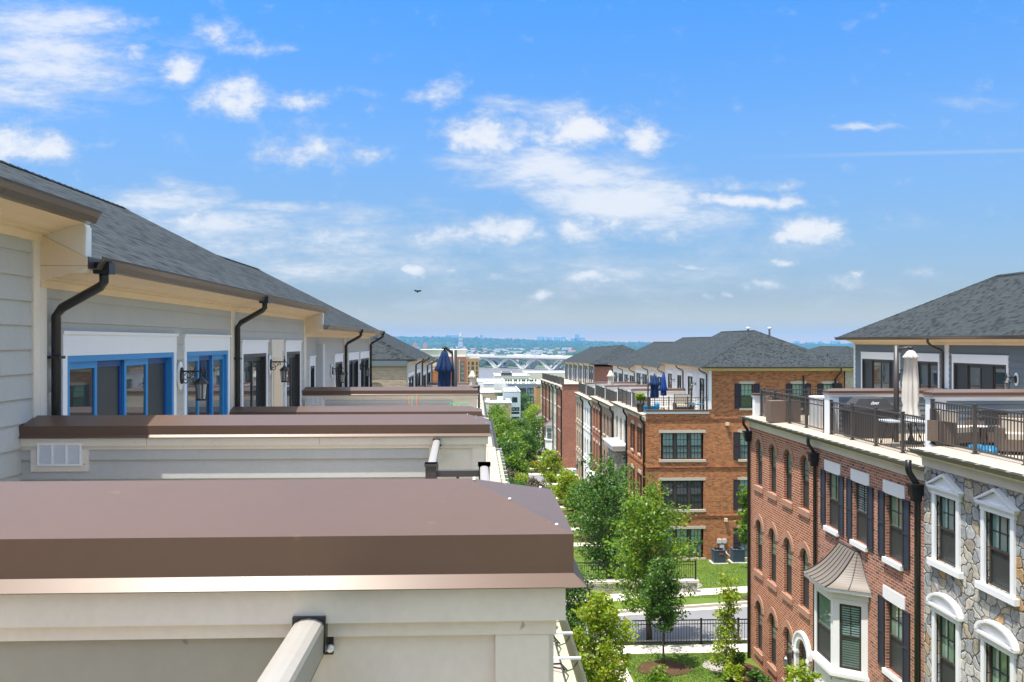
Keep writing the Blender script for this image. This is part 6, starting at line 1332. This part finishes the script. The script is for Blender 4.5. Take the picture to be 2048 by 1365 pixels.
# small houses between the trees
q = random.Random(14); M['pinkwall'] = plain('faded_brick_house', (.52, .27, .21), .9, .2); M['redroof'] = plain('red_tile_roof', (.33, .15, .12), .9, .2); M['greyroof'] = plain('grey_house_roof', (.22, .22, .23), .9, .2)
kinds = [('pinkwall', 'greyroof', 'faded brick building among the trees of the far shore'), ('farwhite', 'greyroof', 'small white house among the trees of the far shore'), ('farcream', 'redroof', 'cream house with red roof among the trees of the far shore'), ('farwhite', 'farwhite', 'white flat roofed shed on the far shore')]
for k in range(150):
    px = q.uniform(835, 1145); Y = 1620 + 2500 * q.random() ** 1.2; x = Xat(px, Y); z = zg(Y); w = q.uniform(7, 19) * (1 if Y < 2600 else 1.5); d = q.uniform(8, 14); h_ = q.uniform(6, 11); kd = kinds[q.choice((0, 0, 0, 1, 1, 1, 1, 2, 3))]
    b = MB(); b.box(x - w / 2, Y, z - 1, x + w / 2, Y + d, z + h_); 
    if kd[1] != 'farwhite': b.extrude([(x - w / 2 - .4, Y - .5, z + h_), (x - w / 2 - .4, Y + d + .5, z + h_), (x - w / 2 - .4, Y + d / 2, z + h_ + d * .4)], (w + .8, 0, 0), 1)
    else: b.box(x - w / 2 - .3, Y - .3, z + h_, x + w / 2 + .3, Y + d + .3, z + h_ + .5, 1)
    for i in range(max(2, int(w / 4))): xx = x - w / 2 + w * (i + .5) / max(2, int(w / 4)); b.box(xx - .7, Y - .08, z + h_ * .55, xx + .7, Y - .02, z + h_ * .8, 2)
    solo(b, 'far_house', [M[kd[0]], M[kd[1]], M['glass']], (x, Y, z), kd[2], 'house', 'houses on the far shore')
for px in (1128, 1140): Y = 1640; x = Xat(px, Y); b = MB(); b.box(x - 3, Y, zg(Y), x + 3, Y + 6, -32); b.box(x - 3.3, Y - .3, -32, x + 3.3, Y + 6.3, -31.4, 1); b.box(x - 1, Y - .1, -41, x + 1, Y, -36, 1); solo(b, 'shore_building', [M['farorange'], M['greyroof']], (x, Y, -45), 'small ochre block at the right of the far shore', 'building', 'ochre blocks on the far shore')
for i, (px, w, h_) in enumerate(((830, 9, 38), (850, 9, 36))): Y = 3300; x = Xat(px, Y); b = MB(); b.box(x - w, Y, -44, x + w, Y + 20, -44 + h_); b.box(x - w * .4, Y + 2, -44 + h_, x + w * .4, Y + 12, -44 + h_ + 4); solo(b, 'brick_tower_block', M['pinkwall'], (x, Y, -44), 'faded pink brick block at the left of the far shore', 'building', 'pink blocks on the far shore')
# stepped masonic-style tower
Y = 4000; x = Xat(921, Y); o = root('memorial_tower', 'tall stepped pale stone tower with a spire above the far trees', 'tower', (x, Y, -44)); M['towerstone'] = plain('pale_granite', (.62, .58, .54), .8, .3, 0, .06, .05)
b = MB(); b.box(x - 34, Y - 10, -46, x + 34, Y + 50, -33); b.box(x - 22, Y, -33, x + 22, Y + 40, -22); part(b, 'base', o, M['towerstone'])
b = MB(); b.extrude([(x - 15, Y - 6, -22), (x + 15, Y - 6, -22), (x, Y - 6, -15)], (0, 12, 0)); 
for k in range(7): b.lathe((x - 13 + 26 * k / 6, Y - 4, -33), [(1.2, 0), (1.0, 11)], 8)
part(b, 'portico', o, M['towerstone'])
for za, zc, w in ((-22, -6, 10.5), (-6, 12, 8.6), (12, 26, 6.6)):
    b = MB(); b.box(x - w, Y + 14 - w, za, x + w, Y + 14 + w, zc - 2.5); b.box(x - w - 1, Y + 13 - w, zc - 2.5, x + w + 1, Y + 15 + w, zc)
    for i in range(3): xx = x - w * .55 + w * .55 * i; b.box(xx - w * .12, Y + 14 - w - .3, za + 3, xx + w * .12, Y + 14 - w, zc - 5, 1)
    part(b, 'tier', o, [M['towerstone'], M['farblue']])
b = MB(); b.lathe((x, Y + 14, 26), [(5.2, 0), (4.4, 8), (3.6, 8.5), (2.4, 16), (1.0, 20), (.35, 21), (.25, 30)], 8, smooth=False); part(b, 'spire', o, M['towerstone'])
# skyline on the horizon
SK = [(884, 24, 672.5, 'long faint slab on the horizon left of the tower'), (905, 26, 670, 'long faint slab on the horizon just left of the tower'), (963, 6, 669.5, 'single faint high rise right of the tower'), (1082, 16, 673, 'faint slab block on the middle horizon'), (1098, 12, 674, 'second faint slab block on the middle horizon'), (1120, 26, 674, 'wide faint slab block on the middle horizon'), (1149, 16, 676, 'low shoulder of the highest faint block'), (1154, 10, 668.5, 'highest faint tower block on the middle horizon'), (1164, 12, 675, 'faint block right of the highest one'), (1593, 14, 682, 'pinkish faint block between the right roofs'), (1622, 20, 684, 'faint low block between the right roofs'), (1640, 10, 682, 'faint narrow block between the right roofs'), (1671, 22, 681.5, 'faint block beside the right house eave')]
for px, w, yt, lb in SK:
    Y = 8600; x = Xat(px, Y); hw = w * Y / FPX / 2; b = MB(); zt_ = Z(yt, Y); b.box(x - hw, Y, -40, x + hw, Y + 60, zt_); b.box(x - hw * .3, Y + 10, zt_, x + hw * .2, Y + 40, zt_ + 5)
    for i in range(5): b.box(x - hw * .92 + hw * .38 * i, Y - 1, zt_ - 30, x - hw * .92 + hw * .38 * i + hw * .2, Y, zt_ - 4, 1)
    solo(b, 'skyline_building', [M['towerstone'], M['farblue']], (x, Y, -40), lb, 'high rise', 'skyline buildings on the horizon')
# ------------------------------------------------------------------ haze: one box of even air
m = bpy.data.materials.new('blue_summer_air'); m.use_nodes = True; nt = m.node_tree
for n_ in list(nt.nodes):
    if n_.type != 'OUTPUT_MATERIAL': nt.nodes.remove(n_)
pv = N(nt, 'ShaderNodeVolumePrincipled'); pv.inputs['Color'].default_value = HAZE_COL; pv.inputs['Density'].default_value = HAZE_D; pv.inputs['Anisotropy'].default_value = 0.0
nt.links.new(pv.outputs[0], nt.nodes['Material Output'].inputs['Volume'])
b = MB(); b.box(-6200, -300, -50.2, 6200, 8800, 96); solo(b, 'haze', m, (0, 0, 0), kind='stuff')
# ------------------------------------------------------------------ sun, sky with clouds, camera
KX, KY = .27, .17; sv = Vector((-KX, -KY, 1)).normalized()
sl = bpy.data.lights.new('sun', 'SUN'); sl.energy = SUN_E; sl.angle = R(.53); sl.color = (1, .955, .88); so = link('sun', sl); so.rotation_euler = sv.to_track_quat('Z', 'Y').to_euler(); so.location = (0, 0, 60)
w = bpy.data.worlds.new('World'); scene.world = w; w.use_nodes = True; nt = w.node_tree; L = nt.links.new; bg = nt.nodes['Background']
sky = N(nt, 'ShaderNodeTexSky'); sky.sky_type = 'NISHITA'; sky.sun_disc = False; sky.sun_elevation = math.asin(sv.z); sky.sun_rotation = math.atan2(sv.x, sv.y); sky.altitude = 50; sky.air_density = 1.0; sky.dust_density = .6; sky.ozone_density = 1.6
hs = N(nt, 'ShaderNodeHueSaturation'); setin(hs, Saturation=SKY_SAT, Value=1.0)
tc = N(nt, 'ShaderNodeTexCoord'); sp = N(nt, 'ShaderNodeSeparateXYZ'); L(tc.outputs['Generated'], sp.inputs[0])
rp = N(nt, 'ShaderNodeValToRGB'); e = rp.color_ramp.elements
for i in range(len(SKY_RAMP) - 2): e.new(.5)
for i, (ps, cc) in enumerate(SKY_RAMP): e[i].position = ps; e[i].color = (*[q_ * .5 for q_ in cc], 1)
L(sp.outputs['Z'], rp.inputs['Fac']); ml_ = N(nt, 'ShaderNodeVectorMath', operation='MULTIPLY'); L(sky.outputs[0], ml_.inputs[0]); L(rp.outputs['Color'], ml_.inputs[1]); m2_ = N(nt, 'ShaderNodeVectorMath', operation='SCALE'); m2_.inputs['Scale'].default_value = 2.0; L(ml_.outputs[0], m2_.inputs[0]); L(m2_.outputs[0], hs.inputs['Color'])
def mth(op, a, c=None, cl=False):
    n_ = N(nt, 'ShaderNodeMath', operation=op); n_.use_clamp = cl
    for i, v in enumerate((a, c)):
        if v is None: continue
        if isinstance(v, (int, float)): n_.inputs[i].default_value = v
        else: L(v, n_.inputs[i])
    return n_.outputs[0]
yy = mth('MAXIMUM', sp.outputs['Y'], .05); U = mth('DIVIDE', sp.outputs['X'], yy); Vv = mth('DIVIDE', sp.outputs['Z'], yy)
cb = N(nt, 'ShaderNodeCombineXYZ'); L(U, cb.inputs[0]); L(Vv, cb.inputs[1])
def noise(vec, scale, det, sy=1.0, rough=.6, off=0):
    mp = N(nt, 'ShaderNodeMapping'); setin(mp, Scale=(1, sy, 1), Location=(off, off * .7, off)); L(vec, mp.inputs['Vector']); n_ = N(nt, 'ShaderNodeTexNoise'); setin(n_, Scale=scale, Detail=det, Roughness=rough); L(mp.outputs[0], n_.inputs['Vector']); return n_
wn = noise(cb.outputs[0], 13, 6, 1.6, .62, 3.1); vm = N(nt, 'ShaderNodeVectorMath', operation='MULTIPLY_ADD'); vm.inputs[1].default_value = (.085, .036, 0); L(wn.outputs['Color'], vm.inputs[0]); vs_ = N(nt, 'ShaderNodeVectorMath', operation='SUBTRACT'); vs_.inputs[1].default_value = (.0425, .018, 0); L(cb.outputs[0], vs_.inputs[0]); L(vs_.outputs[0], vm.inputs[2]); CUV = vm.outputs[0]
def blob(px, py, rx, ry, st):
    t = ratio(px); u0 = t; v0 = (684 - py) / FPX * (CS + SN * t); a = rx / FPX * 1.38; c = ry / FPX * 1.38
    s_ = N(nt, 'ShaderNodeVectorMath', operation='SUBTRACT'); s_.inputs[1].default_value = (u0, v0, 0); L(CUV, s_.inputs[0]); m_ = N(nt, 'ShaderNodeVectorMath', operation='MULTIPLY'); m_.inputs[1].default_value = (1 / a, 1 / c, 0); L(s_.outputs[0], m_.inputs[0]); l_ = N(nt, 'ShaderNodeVectorMath', operation='LENGTH'); L(m_.outputs[0], l_.inputs[0])
    mr = N(nt, 'ShaderNodeMapRange', interpolation_type='SMOOTHSTEP'); setin(mr, From_Min=.0, From_Max=1.6, To_Min=st, To_Max=0.0); L(l_.outputs['Value'], mr.inputs['Value']); return mr.outputs['Result']
CUM = [(470,195,75,32,1),(600,205,70,20,.75),(365,140,45,26,.9),(265,115,30,14,.75),(275,155,30,9,.5),(450,68,55,20,.7),(520,95,60,14,.6),(50,290,105,30,.95),(595,300,82,42,.72),(740,315,48,16,.6),(725,180,30,10,.45),(900,185,38,26,.8),(835,190,28,14,.6),(980,272,72,36,1.1),(1150,264,74,34,1.15),(1285,280,50,28,1),(1480,403,115,13,1),(1580,404,36,13,1),(1490,372,80,14,.65),(1615,464,68,23,1.1),(1190,455,72,25,.95),(870,478,60,22,.85),(1005,468,85,27,.95),(390,440,34,19,.85),(825,543,22,14,.75),(910,552,28,8,.6),(1000,553,34,9,.7),(1180,556,72,12,.8),(1060,590,28,11,.75),(930,582,12,6,.6),(1545,568,40,13,.8),(1575,522,28,9,.8),(1410,598,17,8,.75),(1450,550,12,8,.6),(1460,592,17,7,.65),(1690,565,48,14,.55),(1715,548,14,8,.7),(1840,550,34,10,.6),(1380,538,25,7,.6),(1340,470,40,14,.5),(1365,475,30,12,.45),(720,527,30,8,.5),(240,48,38,13,.55),(650,465,80,22,.6)]
CIR = [(60,40,170,38,.75),(90,150,190,66,.85),(30,110,130,40,.7),(1110,225,70,24,.5),(1000,205,80,20,.5),(1000,330,100,20,.6),(1150,345,175,40,.95),(1240,395,150,48,.95),(1340,435,150,34,.8),(1720,255,52,8,.75),(1940,205,95,16,.32),(330,395,120,30,.8),(560,415,120,12,.6),(480,470,180,40,.9),(640,470,170,46,.7),(720,520,260,60,.6),(1100,520,420,60,.45),(1250,560,300,50,.4),(1450,480,260,36,.4),(1780,440,150,24,.35),(900,430,90,40,.35),(1000,600,700,70,.28),(500,600,300,60,.35),(1680,590,260,50,.25),(330,90,150,30,.3)]
def maxi(lst):
    o_ = None
    for q_ in lst: v = blob(*q_); o_ = v if o_ is None else mth('MAXIMUM', o_, v)
    return o_
n1 = noise(cb.outputs[0], 24, 10, 1.5, .66, 1.7); n2 = noise(cb.outputs[0], 8, 11, 3.2, .68, 5.2)
cum = mth('ADD', maxi(CUM), mth('MULTIPLY', mth('SUBTRACT', n1.outputs['Fac'], .5), 2.1)); r1 = N(nt, 'ShaderNodeMapRange', interpolation_type='SMOOTHSTEP'); setin(r1, From_Min=.12, From_Max=1.2, To_Max=.94); L(cum, r1.inputs['Value'])
cm_ = maxi(CIR); cir = mth('MULTIPLY', mth('ADD', cm_, mth('MULTIPLY', mth('SUBTRACT', n2.outputs['Fac'], .52), 2.2)), mth('MINIMUM', mth('MULTIPLY', cm_, 3.0), 1.0)); r2 = N(nt, 'ShaderNodeMapRange', interpolation_type='SMOOTHSTEP'); setin(r2, From_Min=.03, From_Max=1.05, To_Max=.84); L(cir, r2.inputs['Value'])
# old contrail
t0, t1 = ratio(1420), ratio(2060); v0, v1 = (684 - 313) / FPX, (684 - 291) / FPX; ln = mth('ABSOLUTE', mth('SUBTRACT', Vv, mth('ADD', mth('MULTIPLY', U, (v1 - v0) / (t1 - t0)), v0 - t0 * (v1 - v0) / (t1 - t0)))); r3 = N(nt, 'ShaderNodeMapRange', interpolation_type='SMOOTHSTEP'); setin(r3, From_Min=0.0, From_Max=.0042, To_Min=.20, To_Max=0.0); L(ln, r3.inputs['Value']); r4 = N(nt, 'ShaderNodeMapRange', interpolation_type='SMOOTHSTEP'); setin(r4, From_Min=t0 - .02, From_Max=t1 - .1); L(U, r4.inputs['Value'])
ctr = mth('MULTIPLY', r3.outputs['Result'], r4.outputs['Result'])
fr = N(nt, 'ShaderNodeMapRange'); setin(fr, From_Min=.0, From_Max=.12); L(sp.outputs['Y'], fr.inputs['Value'])
front = mth('MAXIMUM', mth('MAXIMUM', r1.outputs['Result'], r2.outputs['Result']), ctr)
gen = noise(tc.outputs['Generated'], 3.0, 7, 1.0, .6, 2.2); r5 = N(nt, 'ShaderNodeMapRange', interpolation_type='SMOOTHSTEP'); setin(r5, From_Min=.42, From_Max=.62, To_Max=.85); L(gen.outputs['Fac'], r5.inputs['Value'])  # made-up clouds outside the view, spread to whiten and brighten the fill
hi_ = N(nt, 'ShaderNodeMapRange', interpolation_type='SMOOTHSTEP'); setin(hi_, From_Min=.44, From_Max=.62, To_Min=1.0, To_Max=0.0); L(Vv, hi_.inputs['Value']); mk = N(nt, 'ShaderNodeMix', data_type='FLOAT'); L(mth('MULTIPLY', fr.outputs['Result'], hi_.outputs['Result']), mk.inputs[0]); L(r5.outputs['Result'], mk.inputs[2]); L(front, mk.inputs[3])
up = N(nt, 'ShaderNodeMapRange'); setin(up, From_Min=0.0, From_Max=.03); L(sp.outputs['Z'], up.inputs['Value']); mask = mth('MULTIPLY', mk.outputs[0], up.outputs['Result'])
mx = N(nt, 'ShaderNodeMix', data_type='RGBA'); L(mask, mx.inputs[0]); L(hs.outputs['Color'], mx.inputs[6]); cc_ = N(nt, 'ShaderNodeMix', data_type='RGBA'); cc_.inputs[6].default_value = [q_ * t_ for q_, t_ in zip(CLOUD_COL, (.84, .87, .91, 1))]; cc_.inputs[7].default_value = [q_ * 1.04 for q_ in CLOUD_COL]; r6 = N(nt, 'ShaderNodeMapRange', interpolation_type='SMOOTHSTEP'); setin(r6, From_Min=.25, From_Max=.8); L(mask, r6.inputs['Value']); L(r6.outputs['Result'], cc_.inputs[0]); L(cc_.outputs[2], mx.inputs[7])
gn = N(nt, 'ShaderNodeMix', data_type='FLOAT'); hz_ = N(nt, 'ShaderNodeMapRange', interpolation_type='SMOOTHSTEP'); setin(hz_, From_Min=.22, From_Max=.6, To_Min=1.0, To_Max=0.0); L(sp.outputs['Z'], hz_.inputs['Value']); L(mth('MAXIMUM', hz_.outputs['Result'], mth('MULTIPLY', fr.outputs['Result'], hi_.outputs['Result'])), gn.inputs[0]); gn.inputs[2].default_value = SKY_FILL; gn.inputs[3].default_value = 1.0; sc_ = N(nt, 'ShaderNodeVectorMath', operation='SCALE'); L(mx.outputs[2], sc_.inputs[0]); L(gn.outputs[0], sc_.inputs['Scale']); L(sc_.outputs[0], bg.inputs['Color']); bg.inputs['Strength'].default_value = SKY_S  # unseen upper sky gets an added gain as fill light for the shadows
cam = bpy.data.cameras.new('camera'); cam.sensor_width = 36; cam.lens = FPX / 2048 * 36; cam.clip_start = .05; cam.clip_end = 40000; cam.shift_y = 1.5 / 2048
co = link('camera', cam); co.rotation_euler = (R(90), 0, -TH); co.location = (0, 0, 0); scene.camera = co
scene.view_settings.view_transform = 'Standard'; scene.view_settings.look = 'None'; scene.view_settings.gamma = 1; scene.view_settings.exposure = EXPO
scene.cycles.max_bounces = 8; scene.cycles.diffuse_bounces = 3; scene.cycles.glossy_bounces = 4; scene.cycles.transparent_max_bounces = 8; scene.cycles.volume_bounces = 0; scene.cycles.use_denoising = True; scene.cycles.sample_clamp_indirect = 8
